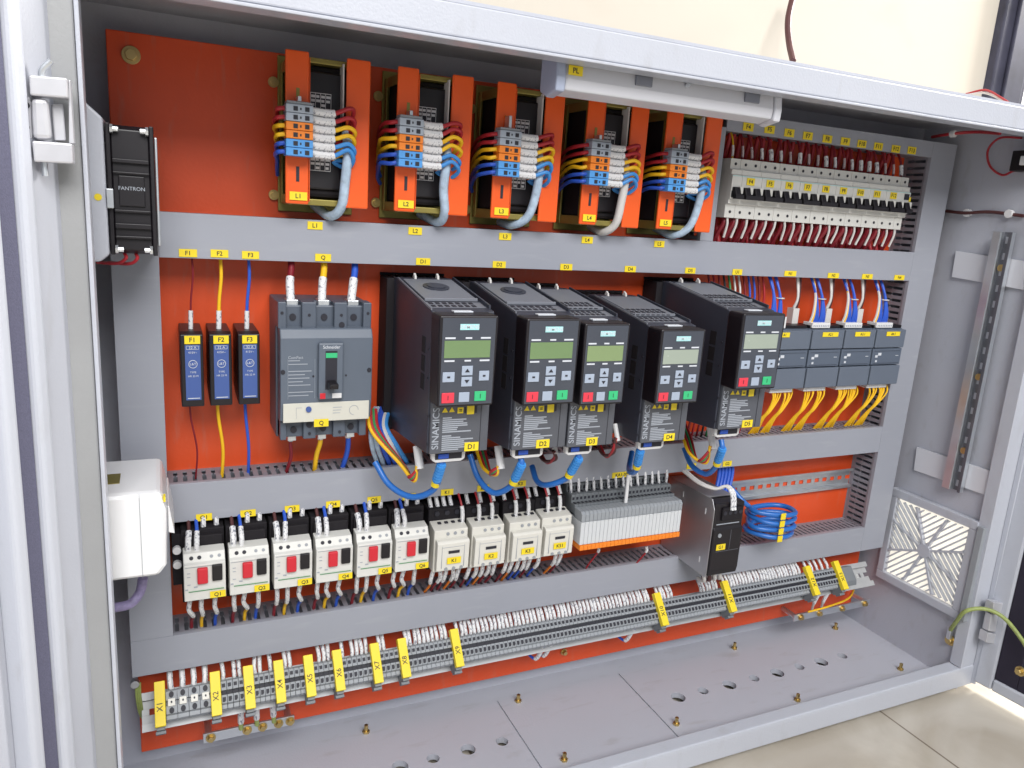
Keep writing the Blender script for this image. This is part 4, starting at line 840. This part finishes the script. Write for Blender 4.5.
# multi-colour motor leads at each drive
mot = [((372,432),(400,470),(414,484),(416,470),'D1'), ((478,455),(484,475),(496,478),(497,470),'D2'), ((538,452),(545,467),(556,462),(552,455),'D2b'), ((598,446),(604,461),(614,455),(614,442),'D3'), ((683,438),(690,460),(706,466),(709,450),'D4')]
for a, b, c, d, nme in mot:
    big = nme != 'D2b' and nme != 'D3'
    for k, (col, cn) in enumerate(((('w_yellow', 'yellow'), ('w_red', 'red'), ('w_green', 'green'), ('w_red', 'second red')) if big else (('w_brown', 'brown'), ('w_red', 'red')))):
        o = k*1.6
        P0, P1, P2, P3 = at(a[0]+o*1.6, a[1], Y=-.075), at(b[0]+o*1.3, b[1]+o-6, Y=-.105), at(c[0]-o*.9, c[1]-o*.8-3, Y=-.125), at(d[0]+1+o*.7, d[1]-4, Y=-.130)
        wire([P0+Vector((0, .02, .02)), P0, P1, P2, P3], col, .0019, '%s motor lead looping out %s' % (cn, {'D1': 'under drive D1', 'D2': 'between drives D1 and D2', 'D2b': 'just right of the plug of drive D2', 'D3': 'right of the plug of drive D3', 'D4': 'right of drive D4'}[nme]), 'coloured motor leads under the drives')
    e = at(d[0]+1, d[1]-(24 if big else 18), Y=-.120); f = at(d[0]+4, d[1]-1, Y=-.130)
    s = tag(MB().tube([e, f], .0044 if big else .0030, 12).build('white_sleeve', 'white', smooth=True), 'wide white sleeve gathering the motor leads '+{'D1': 'under drive D1', 'D2': 'between drives D1 and D2', 'D2b': 'just right of the plug of drive D2', 'D3': 'right of the plug of drive D3', 'D4': 'right of drive D4'}[nme], 'sleeve', 'white sleeves on the motor leads')
# thick grey/blue bundle rising left of D1
for k, (c, cn) in enumerate((('w_grey', 'pale blue'), ('w_grey', 'clear'), ('w_blue', 'dark blue'), ('w_blue', 'blue'), ('w_white', 'whitish'), ('w_lblue', 'light blue'))):
    a = at(371+k*3, 426, Y=-.050); b = at(372+k*5, 446, Y=-.058); d = at(377+k*6, 463, Y=-.035)
    wire([a+Vector((.012, .03, .012)), a, b, d, d+Vector((.002, .012, -.012))], c, .0026, cn+' cable bending into the duct left of drive D1', 'cables left of drive D1', cat='cable', name='bent_cable')

# ================================================================== TERMINAL STRIP
TX = [at(x, y, Y=-.068).x for x, y in ((160,706),(216,697),(249.5,690),(280,685),(310,679),(339,673.5),(377,666),(404.5,661),(457.5,649),(662,610),(730,597.5),(813,582),(841.5,576))]
def make_term(w, big):
    t = thing('terminal_clamp', '', 'terminal', (0, 0, 0), ''); h = .0002
    MB().prism([(-.040, -.5255), (-.056, -.5280), (-.0600, -.5265), (-.0600, -.5225), (-.0640, -.5212), (-.0650, -.5128), (-.0600, -.5124), (-.0600, -.5084), (-.0650, -.5080), (-.0640, -.4985), (-.0600, -.4965), (-.0520, -.4975), (-.034, -.5060)], 'x', h, w-h).build('housing', 'term', t, bev=.0003)
    m = MB()
    if big:
        for z in (-.5022, -.5182): m.cyl((w/2, -.0648, z), .0032, 'y', -.0006, 14)
        m.build('screw_opening', 'ink', t)
        MB().box(w*.18, w*.82, -.0605, -.0675, -.5140, -.5065).build('screw_plate', 'cream', t, bev=.0004)
        MB().cyl((w*.5, -.0676, -.5100), .0012, 'y', -.0003, 10).build('plate_hole', 'ink', t)
    else:
        for z in (-.5030, -.5170): m.box(w*.20, w*.74, -.0654, -.0640, z-.0019, z+.0019)
        m.box(w*.20, w*.62, -.0655, -.0648, -.5200, -.5188).box(w*.35, w*.80, -.0604, -.0596, -.5010+.001, -.5003+.001)
        m.build('clamp_opening', 'ink', t)
        MB().box(h, w-h, -.0599, -.0604, -.5123, -.5085).build('jumper_slot', 'ink', t)
    return t
TILT = math.radians(-40); PY, PZv = -.060, -.511
def tilt(o, x, y=0., z=0.):
    c, q = math.cos(TILT), math.sin(TILT); dy, dz = y-PY, z-PZv
    o.rotation_euler = (TILT, 0, 0); o.location = (x, PY+c*dy-q*dz, PZv+q*dy+c*dz)
tb = make_term(.0150, True); sm = make_term(.0062, False); used = {}
kinds = ['narrow grey terminal'] 
for s in range(12):
    a, b = TX[s]+.0055, TX[s+1]-.0045
    big = s == 0; pw = .0118 if big else .0058
    n = max(1, round((b-a)/pw)); w = (b-a)/n
    for i in range(n):
        src = tb if big else sm
        if src not in used.values() or used.get(src.name) is None: t = src; used[src.name] = src
        else: t = copy_tree(src)
        tilt(t, a+i*w); t.scale.x = w/(.0150 if big else .0062)
        t['label'] = '%s, %s right of marker X%d' % ('wide grey screw terminal with cream plate' if big else 'narrow grey terminal', ordn(i+1), s+1) if i < n/2 else '%s, %s left of marker X%d' % ('wide grey screw terminal with cream plate' if big else 'narrow grey terminal', ordn(n-i), s+2)
        t['group'] = 'terminals between markers X%d and X%d' % (s+1, s+2)
        x = a+(i+.5)*w
        dense = s >= 8
        if s in (9,) and .690 < x < .735: continue
        if not big and not dense and random.random() < .12: continue
        if s == 11 and i % 2: continue
        j = random.uniform(-.0012, .0012)
        wire([(x+j*.6, -.018, -.4720), (x+j, -.030, -.4850), (x+random.uniform(-.0008, .0008), -.0425, -.4960), (x, -.0462, -.5030)], random.choice(['w_dred', 'w_blue', 'w_dred', 'w_brown']), .0011 if not big else .0016, 'white-sleeved wire, %s from the left between markers X%d and X%d' % (ordn(i+1), s+1, s+2), 'white-sleeved wires between markers X%d and X%d' % (s+1, s+2), sleeve=(.28, 1), sl_r=(2.15 if not big else 1.8), smooth=4, n=6, stuff=(s >= 1))
for i in range(13):
    h_ = .0450
    TXi = TX[i]; t = thing('terminal_marker', 'yellow upright marker X%d on the terminal strip, %s' % (i+1, ('at the left end', 'right of the wide screw terminals', 'third from the left', 'fourth from the left', 'fifth from the left', 'sixth from the left', 'seventh from the left', 'eighth from the left', 'just left of the long run of terminals', 'at the right end of the long run', 'below the power supply', 'second from the right end', 'nearest the right end')[i]), 'terminal marker', (TX[i], -.062, -.5110), 'yellow markers on the terminal strip')
    tilt(t, TX[i], -.062, -.5110)
    MB().box(-.0040, .0040, -.0010, .020, -.0245, .0135).box(-.0050, .0050, .004, .014, -.0280, -.0246).build('end_bracket', 'termd', t, bev=.0005)
    MB().box(-.0052, .0052, -.0085, -.0011, -h_/2+.001, h_/2+.001).build('marker_strip', 'yellow', t, bev=.0005)
    text('X%d' % (i+1), .0080, 'ink', t, (0, -.0088, -.002), rot=math.pi/2, bold=.005)
    if i in (0, 3, 5, 7, 9, 11): pass
e_ = thing('end_clamp', 'grey end clamp closing the terminal strip at the right', 'terminal', (TX[12]+.006, 0, 0))
tilt(e_, TX[12]+.006)
MB().prism([(-.040, -.5255), (-.0600, -.5280), (-.0640, -.5215), (-.0640, -.4985), (-.0560, -.4960), (-.034, -.5020)], 'x', 0, .028).build('housing', 'termd', e_, bev=.0006)
# long light trim along the terminals
for s_ in range(12):
    pass
# white wires hanging under the strip
for i, (x, y) in enumerate(((539,652),(547,649),(629,634),(812,602),(821,601))):
    p = at(x, y, Y=-.045); blue = i < 3
    if blue: pts = [p+Vector((.001, -.010, .016)), p+Vector((.001, -.004, .004)), p+Vector((-.003, .004, -.012)), p+Vector((-.011, .020, -.006)), p+Vector((-.012, .034, .008))]
    else: pts = [p+Vector((0, -.010, .018)), p+Vector((0, -.004, 0)), at(811+9*(i-3), 613, Y=-.03)]
    wire(pts, 'w_blue' if blue else 'w_white', .0019, ('sleeved blue wire looping below the strip, ' if blue else 'white-sleeved wire down to the right earth bar, ')+('left one under the long run', 'right one under the long run', 'near the X10 marker', 'left one', 'right one')[i], 'wires looping below the terminal strip', sleeve=(.05, .5), sl_r=1.5)

# ================================================================== EARTH BARS
def earth(label, a, b, n, Y):
    A, B_ = at(*a, Y=Y), at(*b, Y=Y); L_ = B_.x-A.x
    t = thing('earth_bar', label, 'earth bar', (A.x, Y, (A.z+B_.z)/2), 'earth bars below the terminal strip')
    MB().box(0, L_, -.003, 0, -.006, .006).build('bar', 'zinc', t, bev=.0005)
    for x in (.006, L_-.006): MB().cyl((x, .0001, 0), .004, 'y', abs(Y)-.001, 12).build('standoff', 'zinc', t)
    for x in [q*L_ for q in n]:
        MB().cyl((x, -.0031, 0), .0054, 'y', -.0012, 18).cyl((x, -.0044, 0), .0036, 'y', -.0035, 6).build('bolt', 'brass', t, bev=.0003)
    return t
e1 = earth('zinc earth bar with five yellow bolts at the bottom left', (203,737), (294,719), (.08, .47, .64, .82, .95), -.030)
e2 = earth('zinc earth bar at the bottom right corner of the plate', (793,617), (868,602), (.08, .32, .62, .93), -.030)
for i, (a, b) in enumerate((((241,702),(241,729)), ((256,698),(257,725)), ((272,695),(274,722)))):
    A, B_ = at(*a, Y=-.045), at(*b, Y=-.036)
    wire([A+Vector((0, .004, .010)), A, (A+B_)/2, B_], 'w_gy', .0026, 'green-yellow earth wire with white sleeve onto the left earth bar, %s' % ('leftmost', 'middle', 'rightmost')[i], 'earth wires on the left earth bar', sleeve=(.35, .85), sl_r=1.35)
p = [at(x, y, Y=q) for x, y, q in ((136,682,-.03),(137,700,-.036),(141,716,-.03),(150,722,-.012))]
for k in range(3): wire([q+Vector((.0018*k, -.001*k, 0)) for q in p], 'w_gy', .0013, ('outer', 'middle', 'inner')[k]+' green-yellow wire bending round the left end of the terminal strip', 'green-yellow wires at the left end of the strip')
tag(MB().cyl(tuple(at(135, 682, Y=-.03)), .0045, 'y', -.006, 14).build('lug', 'zinc', bev=.0005), 'grey cable lug at the left end of the terminal strip', 'lug')
wire([at(808, 612, Y=-.045), at(830, 606, Y=-.05), at(850, 597, Y=-.03), at(856, 580, Y=-.01)], 'w_yellow', .0016, 'yellow-orange wire running under the right end of the terminal strip')

# ================================================================== FAN (left) AND SOCKET BOX
fn = thing('cooling_fan', 'black square cooling fan seen edge-on at the upper left', 'fan', (.0020, -.135, .0695)); fn.rotation_euler = (0, 0, 0)
S = .1035
MB().prism([(-.0310, -S-.006), (-.008, -S-.006), (-.0008, -S), (-.0008, .003), (-.015, .016), (-.0310, .016)], 'y', -.004, .095).build('filter_housing', 'frame', fn, bev=.002)
MB().box(0, .0035, 0, .095, -S, 0).build('flange', 'black', fn, bev=.0008); MB().box(.0315, .0350, 0, .095, -S, 0).build('flange', 'black', fn, bev=.0008)
MB().prism([(.003, -S+.004), (.012, -S+.0005), (.083, -S+.0005), (.092, -S+.004), (.092, -.004), (.083, -.0005), (.012, -.0005), (.003, -.004)], 'x', .0036, .0314).build('fan_ring', 'black', fn, bev=.001)
MB().box(.0080, .0270, .0012, .0029, -.0640, -.0400).build('nameplate', 'black', fn, bev=.0006)
for z0, z1 in ((-.0300, -.0270), (-.0385, -.0370), (-.0690, -.0670), (-.0820, -.0780), (-.0900, -.0880)): MB().box(.0042, .0308, -.0006, .0010, z0, z1).build('fan_rib', 'black', fn, bev=.0005)
text('FANTRON', .0042, 'print_grey', fn, (.0175, .0010, -.0500), name='print')
for z in (-.0045, -S+.0045):
    for x, d in ((.0036, .006), (.0313, -.006)): MB().cyl((x, -.001, z), .0022, 'x', d, 8).cyl((x, -.001, z), .0036, 'x', d*.35, 6).build('screw', 'zinc', fn)
MB().box(.0352, .0375, .006, .090, -S+.008, -.008).build('guard', 'zinc', fn, bev=.0008)
MB().box(-.0008, .0042, -.006, .002, -.066, -.051).build('spring_clip', 'zinc', fn, bev=.0004)
MB().cyl((-.0068, -.0042, -.058), .0028, 'y', -.0004, 12).build('warning_dot', 'yellow', fn)
for k in range(2):
    p0 = Vector((.0115+k*.0085, -.122, -.0335)); wire([p0, p0+Vector((.001, -.002, -.004)), p0+Vector((-.006+.001*k, .004, -.009)), p0+Vector((-.022, .02, -.010))], 'w_red', .0014, '%s red wire on the fan terminals' % ('left', 'right')[k], 'red wires under the fan', cat='wire')
sk = thing('power_socket', 'white plastic socket box on the left cabinet wall', 'socket', (-.0290, -.170, -.3085)); sk.scale = (1.03, 1.62, .86)
MB().prism([(0, 0), (.0560, 0), (.0620, .010), (.0640, .070), (.0600, .0905), (0, .0905)], 'y', 0, .060).build('box', 'socket', sk, bev=.004)
MB().prism([(.0641, .0420), (.0690, .0400), (.0655, .0700), (.0641, .0715)], 'y', .006, .052).build('rocker', 'socket', sk, bev=.0008)
MB().box(.0430, .0434, -.0004, .0002, .001, .0902).build('box_joint', 'term', sk)
MB().box(.016, .028, .018, .034, .0906, .0912).build('knockout', 'brassd', sk, bev=.0003)
MB().box(.0612, .0628, -.0001, .005, .0800, .0850).build('yellow_tag', 'yellow', sk)
wire([at(143, 578, Y=-.11), at(140, 592, Y=-.11), at(130, 604, Y=-.115), at(112, 608, Y=-.12)], 'w_violet', .0045, 'violet and pink striped cable bending under the white socket box', cat='cable', name='striped_cable', n=10)

# ================================================================== RIGHT WALL ITEMS
XW = XR
def wallpt(x, y, o=0): return at(x, y, X=XW-o)
def slab_wall(name, mat, pts, th, o0, parent, bev=.0005):
    """flat piece on the right wall: pts = (y, z) outline"""
    return MB().prism(pts, 'x', XW-o0-th, XW-o0).build(name, mat, parent, bev=bev)
a, b, c, d = [wallpt(*q) for q in ((895,488),(984,520),(962,617),(880,577))]
fy0, fy1 = (a.y+d.y)/2, (b.y+c.y)/2; fz1, fz0 = (a.z+b.z)/2, (c.z+d.z)/2
ft = thing('vent_filter', 'square slatted vent filter low on the right cabinet wall', 'vent', (XW, (fy0+fy1)/2, (fz0+fz1)/2))
H = (fy0-fy1)/2
Hz = (fz1-fz0)/2
MB().prism([(-H*.9, -Hz*.9), (H*.9, -Hz*.9), (H*.9, Hz*.9), (-H*.9, Hz*.9)], 'x', -.002, -.0005).build('filter_mat', 'filtermat', ft)
fr = MB(); q = .085
fr.prism([(-H, -Hz), (H, -Hz), (H, -Hz*(1-2*q)), (-H, -Hz*(1-2*q))], 'x', -.0105, -.0005).prism([(-H, Hz*(1-2*q)), (H, Hz*(1-2*q)), (H, Hz), (-H, Hz)], 'x', -.0105, -.0005)
fr.box(-.0103, -.0005, -H, -H*(1-2*q), -Hz*(1-2*q), Hz*(1-2*q)).box(-.0103, -.0005, H*(1-2*q), H, -Hz*(1-2*q), Hz*(1-2*q))
fr.build('vent_frame', 'frame', ft, bev=.0012)
g = MB(); R0 = H*(1-2*q)
def bar(p, q_, w_=.0011, d0=-.0088, d1=-.0040):
    p = Vector(p); q_ = Vector(q_); n_ = (q_-p).normalized(); n_ = Vector((-n_.y, n_.x))*w_
    g.prism([tuple(p-n_), tuple(q_-n_), tuple(q_+n_), tuple(p+n_)], 'x', d0, d1)
for k in range(4):
    an = math.radians(22.5+45*k+0)
    u = Vector((math.cos(an), math.sin(an))); s_ = R0/max(abs(u.x), abs(u.y)); bar(-u*s_, u*s_, .0016, -.0100, -.0036)
# slats: parallel in each of four quarters, at 45 degrees
for quad in range(8):
    a0 = math.radians(22.5+45*quad); a1 = a0+math.radians(45); am = (a0+a1)/2
    dirn = Vector((math.cos(math.radians(45+90*((quad+1)//2))+0), math.sin(math.radians(45+90*((quad+1)//2)))))
    nr = Vector((-dirn.y, dirn.x))
    for k in range(-26, 27):
        off = k*.0078
        # clip the line nr*off + t*dirn to the wedge
        ts = [t_*.0015 for t_ in range(-120, 121)]
        ins = []
        for t_ in ts:
            p = nr*off+dirn*t_; an = math.atan2(p.y, p.x) % (2*math.pi)
            dlt = (an-a0) % (2*math.pi)
            if dlt < math.radians(45) and max(abs(p.x), abs(p.y)) < R0 and p.length > .008: ins.append(t_)
        if len(ins) > 3: bar(nr*off+dirn*ins[0], nr*off+dirn*ins[-1], .0010)
g.cyl((-.0105, 0, 0), .011, 'x', .007, 20); g.build('slats', 'frame', ft)
MB().box(-.014, -.002, -H-.012, -H-.002, -Hz*.95, Hz*.95).build('side_clip', 'term', ft, bev=.001)
# crossbars and vertical rail
for i, (p, q_, r_, s_) in enumerate((((956,251),(1024,261),(1024,290),(952,277)), ((917,447),(1000,474),(994,498),(914,470)))):
    P = [wallpt(*v, .004) for v in (p, q_, r_, s_)]
    t = tag(slab_wall('crossbar', 'lampbody', [(P[0].y, P[0].z), (P[1].y, P[1].z), (P[2].y, P[2].z), (P[3].y, P[3].z)], .004, .001, None), 'flat %s white crossbar carrying the upright rail on the right wall' % ('upper', 'lower')[i], 'crossbar', 'crossbars on the right wall')
P = [wallpt(*v, .012) for v in ((995,231),(1014,233),(961,492),(943,487))]
vr = thing('din_rail', 'upright zinc rail with slots and screws on the right cabinet wall', 'rail', (XW-.006, 0, 0), 'zinc mounting rails')
yt0, yt1, zt_, zb_ = P[0].y, P[1].y, (P[0].z+P[1].z)/2, (P[2].z+P[3].z)/2
yb0, yb1 = P[3].y, P[2].y
def yy(f, z): s_ = (z-zb_)/(zt_-zb_); return (yb0+(yt0-yb0)*s_)*(1-f)+(yb1+(yt1-yb1)*s_)*f
def strip_(f0, f1, x0, x1, z0=None, z1=None, m=None):
    z0 = zb_ if z0 is None else z0; z1 = zt_ if z1 is None else z1
    m.hexa([(x0,yy(f1,z0),z0),(x1,yy(f1,z0),z0),(x1,yy(f0,z0),z0),(x0,yy(f0,z0),z0),(x0,yy(f1,z1),z1),(x1,yy(f1,z1),z1),(x1,yy(f0,z1),z1),(x0,yy(f0,z1),z1)])
m = MB(); strip_(0, .42, -.0100, -.0088, m=m); strip_(.41, .44, -.0087, -.0006, m=m); strip_(.96, .99, -.0087, -.0006, m=m); m.build('rail_profile', 'zinc', vr, bev=.0002)
m = MB(); strip_(.86, 1.0, -.0100, -.0088, m=m); strip_(.44, .96, -.0020, -.0006, m=m); m.build('rail_web', 'zincd', vr)
m = MB(); n_ = 17
for k in range(n_):
    z = zb_+(zt_-zb_)*(k+.3)/n_; strip_(.56, .80, -.0024, -.00205, z, z+(zt_-zb_)/n_*.42, m)
m.build('rail_slot', 'cab', vr)
for k in (2, 7, 14):
    z = zb_+(zt_-zb_)*(k+.8)/n_; MB().cyl((-.0021, yy(.68, z), z), .005, 'x', -.004, 12).build('screw', 'brass', vr)
wire([at(x, y, X=XW-q) for x, y, q in ((946,211,.003),(965,213,.008),(990,212,.004),(1024,216,.004))], 'w_brown', .0024, 'dark twisted wire tied across the upper right wall', cat='wire')
for i, (x, y) in enumerate(((969,213),(1011,214))): tag(MB().cyl(tuple(wallpt(x, y, .001)), .006, 'x', -.007, 10).build('tie_mount', 'white', bev=.0006), 'small white tie mount, %s on the wire across the right wall' % ('left one', 'right one')[i], 'tie mount', 'white tie mounts')
wire([at(932,137,Y=-.02), at(950,134,Y=-.05), at(975,132,Y=-.08), at(1000,133.5,Y=-.13)], 'w_red', .0022, 'red wire running along under the top front rail at the right')
tag(MB().cyl(tuple(at(951,134,Y=-.05)), .005, 'y', -.007, 10).build('tie_mount', 'white', bev=.0006), 'small white tie mount on the red wire under the top rail', 'tie mount', 'white tie mounts')
wire([at(x, y, X=XW-q) for x, y, q in ((1022,138,.01),(1000,138,.012),(988,150,.014),(990,166,.012),(1002,175,.008),(1013,171,.008),(1020,170,.008))], 'w_red', .0016, 'thin red wire looping to the small black door switch at the right edge')
q1 = at(1020, 162, X=XW-.012); sw = thing('door_switch', 'small black door switch cut off by the right edge of the picture', 'switch', q1)
MB().box(-.014, .008, -.040, .004, -.013, .014).build('switch_body', 'black', sw, bev=.001); MB().box(-.020, -.0142, -.030, -.012, -.006, .006).build('plunger', 'white', sw, bev=.001)
# earth lug with green-yellow wire
q1 = wallpt(951, 640, .001); lg = thing('earth_lug', 'bolted earth lug low on the right cabinet wall', 'lug', q1)
MB().cyl((0, 0, 0), .0085, 'x', -.003, 18).cyl((-.0031, 0, 0), .0055, 'x', -.005, 6).build('bolt', 'brass', lg, bev=.0004)
MB().box(-.010, -.0032, -.003, .003, .004, .022).build('lug_barrel', 'zinc', lg, bev=.0006)
wire([q1+Vector((-.007, 0, .018)), at(956,622,X=1.115), at(966,611,X=1.11,), at(985,609,Y=-.215), at(1004,618,Y=-.235), at(1022,640,Y=-.26), at(1040,670,Y=-.30)], 'w_gy', .0030, 'green-yellow earth wire arching from the right wall lug to the right door', cat='wire', n=10)
# cables over the wall
wire([at(793,-4,Y=.06), at(788,20,Y=.045), at(789,42,Y=.03), at(793,61,Y=.0)], 'w_brown', .0042, 'dark cable hanging down the cream wall behind the cabinet top', cat='cable', name='hanging_cable')
for k in range(2): wire([at(966,94,Y=.03), at(985,90+3*k,Y=.0), at(1000,97+2*k,Y=-.04), at(1012,105,Y=-.08)], 'w_red' if k == 0 else 'w_white', .0016, '%s thin cable lying on the cabinet top at the right corner' % ('red', 'whitish')[k], 'thin cables on the cabinet top')

# ================================================================== DOORS
def part_empty(name, label, loc):
    o = bpy.data.objects.new(name, None); COL.objects.link(o); o.parent = cab; o.location = loc; o.empty_display_size = .02; o['label'] = label; return o
def door(label, hx, hy, ang, strips, zb, zt, length, flip, zbreak=None):
    t = part_empty('cabinet_door', label, (hx, hy, 0)); t.rotation_euler = (0, 0, ang)
    return t
# local x runs along the open door away from the hinge, local -y (left door) or +y is the inner side
dl_ = door('open left cabinet door seen at the left edge of the picture', -.0300, -.2070, math.radians(-120), 0, 0, 0, 0, 0)
s0, ZD0, ZD1 = -.006, -.670, .215
MB().box(s0-.006, .60, -.0180, -.0155, ZD0, ZD1).build('door_panel', 'cab', dl_)
MB().prism([(s0-.006, -.0155), (s0-.006, -.0001), (.0215, -.0001), (.0215, -.0155)], 'z', ZD0+.001, ZD1-.001).build('door_return', 'cab', dl_, bev=.003)
MB().prism([(.0217, -.0150), (.0217, .0035), (.0245, .0062), (.0335, .0062), (.0365, .0035), (.0365, -.0150)], 'z', ZD0+.002, ZD1-.002).build('door_rim', 'frame', dl_, bev=.0025)
MB().box(.0370, .0530, -.0154, .0015, ZD0+.003, ZD1-.003).build('door_gasket', 'gasket', dl_, bev=.001)
MB().prism([(.0532, -.0152), (.0532, .0030), (.0560, .0052), (.0640, .0052), (.0670, .0030), (.0670, -.0152)], 'z', ZD0+.002, ZD1-.002).build('door_rim', 'frame', dl_, bev=.0025)
MB().box(.0672, .58, -.0154, -.0090, ZD0+.004, ZD1-.004).build('inner_panel', 'cab', dl_, bev=.001)
dr_ = door('open right cabinet door with black gasket at the lower right', 1.1640, -.2120, math.radians(-84), 0, 0, 0, 0, 0)
MB().box(-.008, .55, .0160, .0190, -.640, .200).build('door_panel', 'frame', dr_)
MB().box(-.008, .0180, -.0050, .0155, -.6390, .198).box(.0182, .54, -.0049, .0155, -.6390, -.6200).build('door_rim', 'frame', dr_, bev=.003)
MB().box(.0184, .0500, -.0020, .0154, -.6198, .196).box(.0502, .54, -.0020, .0154, -.6198, -.5960).build('door_gasket', 'black_gasket', dr_, bev=.001)
MB().box(.0504, .54, .0040, .0154, -.5958, .196).build('inner_panel', 'frame', dr_, bev=.001)
q_ = thing('earth_lug', 'bolted earth lug on the inside of the right door', 'lug', at(1021, 671, Y=-.285))
MB().cyl((0, 0, 0), .0070, 'x', -.003, 18).cyl((-.0031, 0, 0), .0045, 'x', -.005, 6).build('bolt', 'brass', q_, bev=.0004)
# hinges
def hinge(label, C0, ux, k, tilt=0):
    t = thing('door_hinge', label, 'hinge', C0, 'cabinet door hinges')
    return t
hp = lambda x, y: at(x, y, Y=-.222)
hg = part_empty('door_hinge', 'zinc-coloured lift-off hinge with bent pin at the upper left', hp(50, 110))
o_ = hg.location
def hb(name, pts, y0, y1, mat='zincpaint', bev=.0012):
    P = [hp(*v)-o_ for v in pts]; return MB().prism([(p.x, p.z) for p in P], 'y', y0, y1).build(name, mat, hg, bev=bev)
M['zincpaint'] = pm('matt_zinc_cast', (.60, .60, .63), .38, .35, var=.08, scale=60)
hb('knuckle', ((30,76),(68,79),(69,99),(31,96)), -.006, .010)
hb('knuckle', ((33,141),(73,144),(74,164),(35,162)), -.006, .010)
hb('bridge', ((68.5,81),(70,79.5),(74,143.5),(69,143)), .000, .012, bev=.0005)
hb('barrel_leaf', ((31,98),(48,99),(52,140),(33,139)), -.003, .008, bev=.003)
hb('leaf', ((23,96),(30.5,97),(32.5,139),(25,138)), .001, .006)
hb('inner_leaf', ((50,103),(62,103),(65,140),(53,140)), .007, .009)
a, b, c = hp(42,79)-o_, hp(40,70)-o_, hp(51,61)-o_
MB().tube(cr([a+Vector((0,.002,-.004)), a+Vector((0,.002,0)), b+Vector((.001,.001,0)), c]), .0022, 10).build('hinge_pin', 'zinc', hg, smooth=True)
MB().tube([hp(44,163)-o_+Vector((0,.002,.002)), hp(45,176)-o_+Vector((0,.002,0))], .0021, 10).build('hinge_pin', 'zinc', hg, smooth=True)
for y in (105, 127): MB().cyl(tuple(hp(26,y)-o_), .0022, 'y', .004, 10).build('leaf_screw', 'ink', hg)
hp2 = lambda x, y: at(x, y, Y=-.216)
h2 = part_empty('door_hinge', 'small pale hinge between the right rail and the right door', hp2(992, 625)); o_ = h2.location
def hb2(name, pts, y0, y1, mat='zincpaint', bev=.001): P = [hp2(*v)-o_ for v in pts]; return MB().prism([(p.x, p.z) for p in P], 'y', y0, y1).build(name, mat, h2, bev=bev)
hb2('knuckle', ((991,601),(1001,602),(998,614),(989,612)), -.005, .008)
hb2('knuckle', ((985,631),(996,633),(994,643),(983,641)), -.005, .008)
hb2('barrel_leaf', ((989,613),(996,614),(993,631),(986,630)), -.004, .006)
hb2('leaf', ((997,603),(1003,604),(998,636),(994,635)), .004, .008)
# gap filler under the cabinet front

# the small wires past the three hundred largest, as one mass
vs, fs, mi, mats = [], [], [], []
for k_, (mt, mb) in enumerate(SMALL.items()):
    b_ = len(vs); vs += mb.v; fs += [tuple(i+b_ for i in f) for f in mb.f]; mi += [k_]*len(mb.f); mats.append(mt)
me = bpy.data.meshes.new('small_wires'); me.from_pydata(vs, [], fs)
for mt in mats: me.materials.append(M[mt])
me.polygons.foreach_set('material_index', mi); me.polygons.foreach_set('use_smooth', [len(f) == 4 for f in fs]); me.update()
o = bpy.data.objects.new('small_wires', me); COL.objects.link(o); tag(o, 'mass of thin sleeved and red wires above the terminals, relays and behind the small breakers', 'wires', kind='stuff')
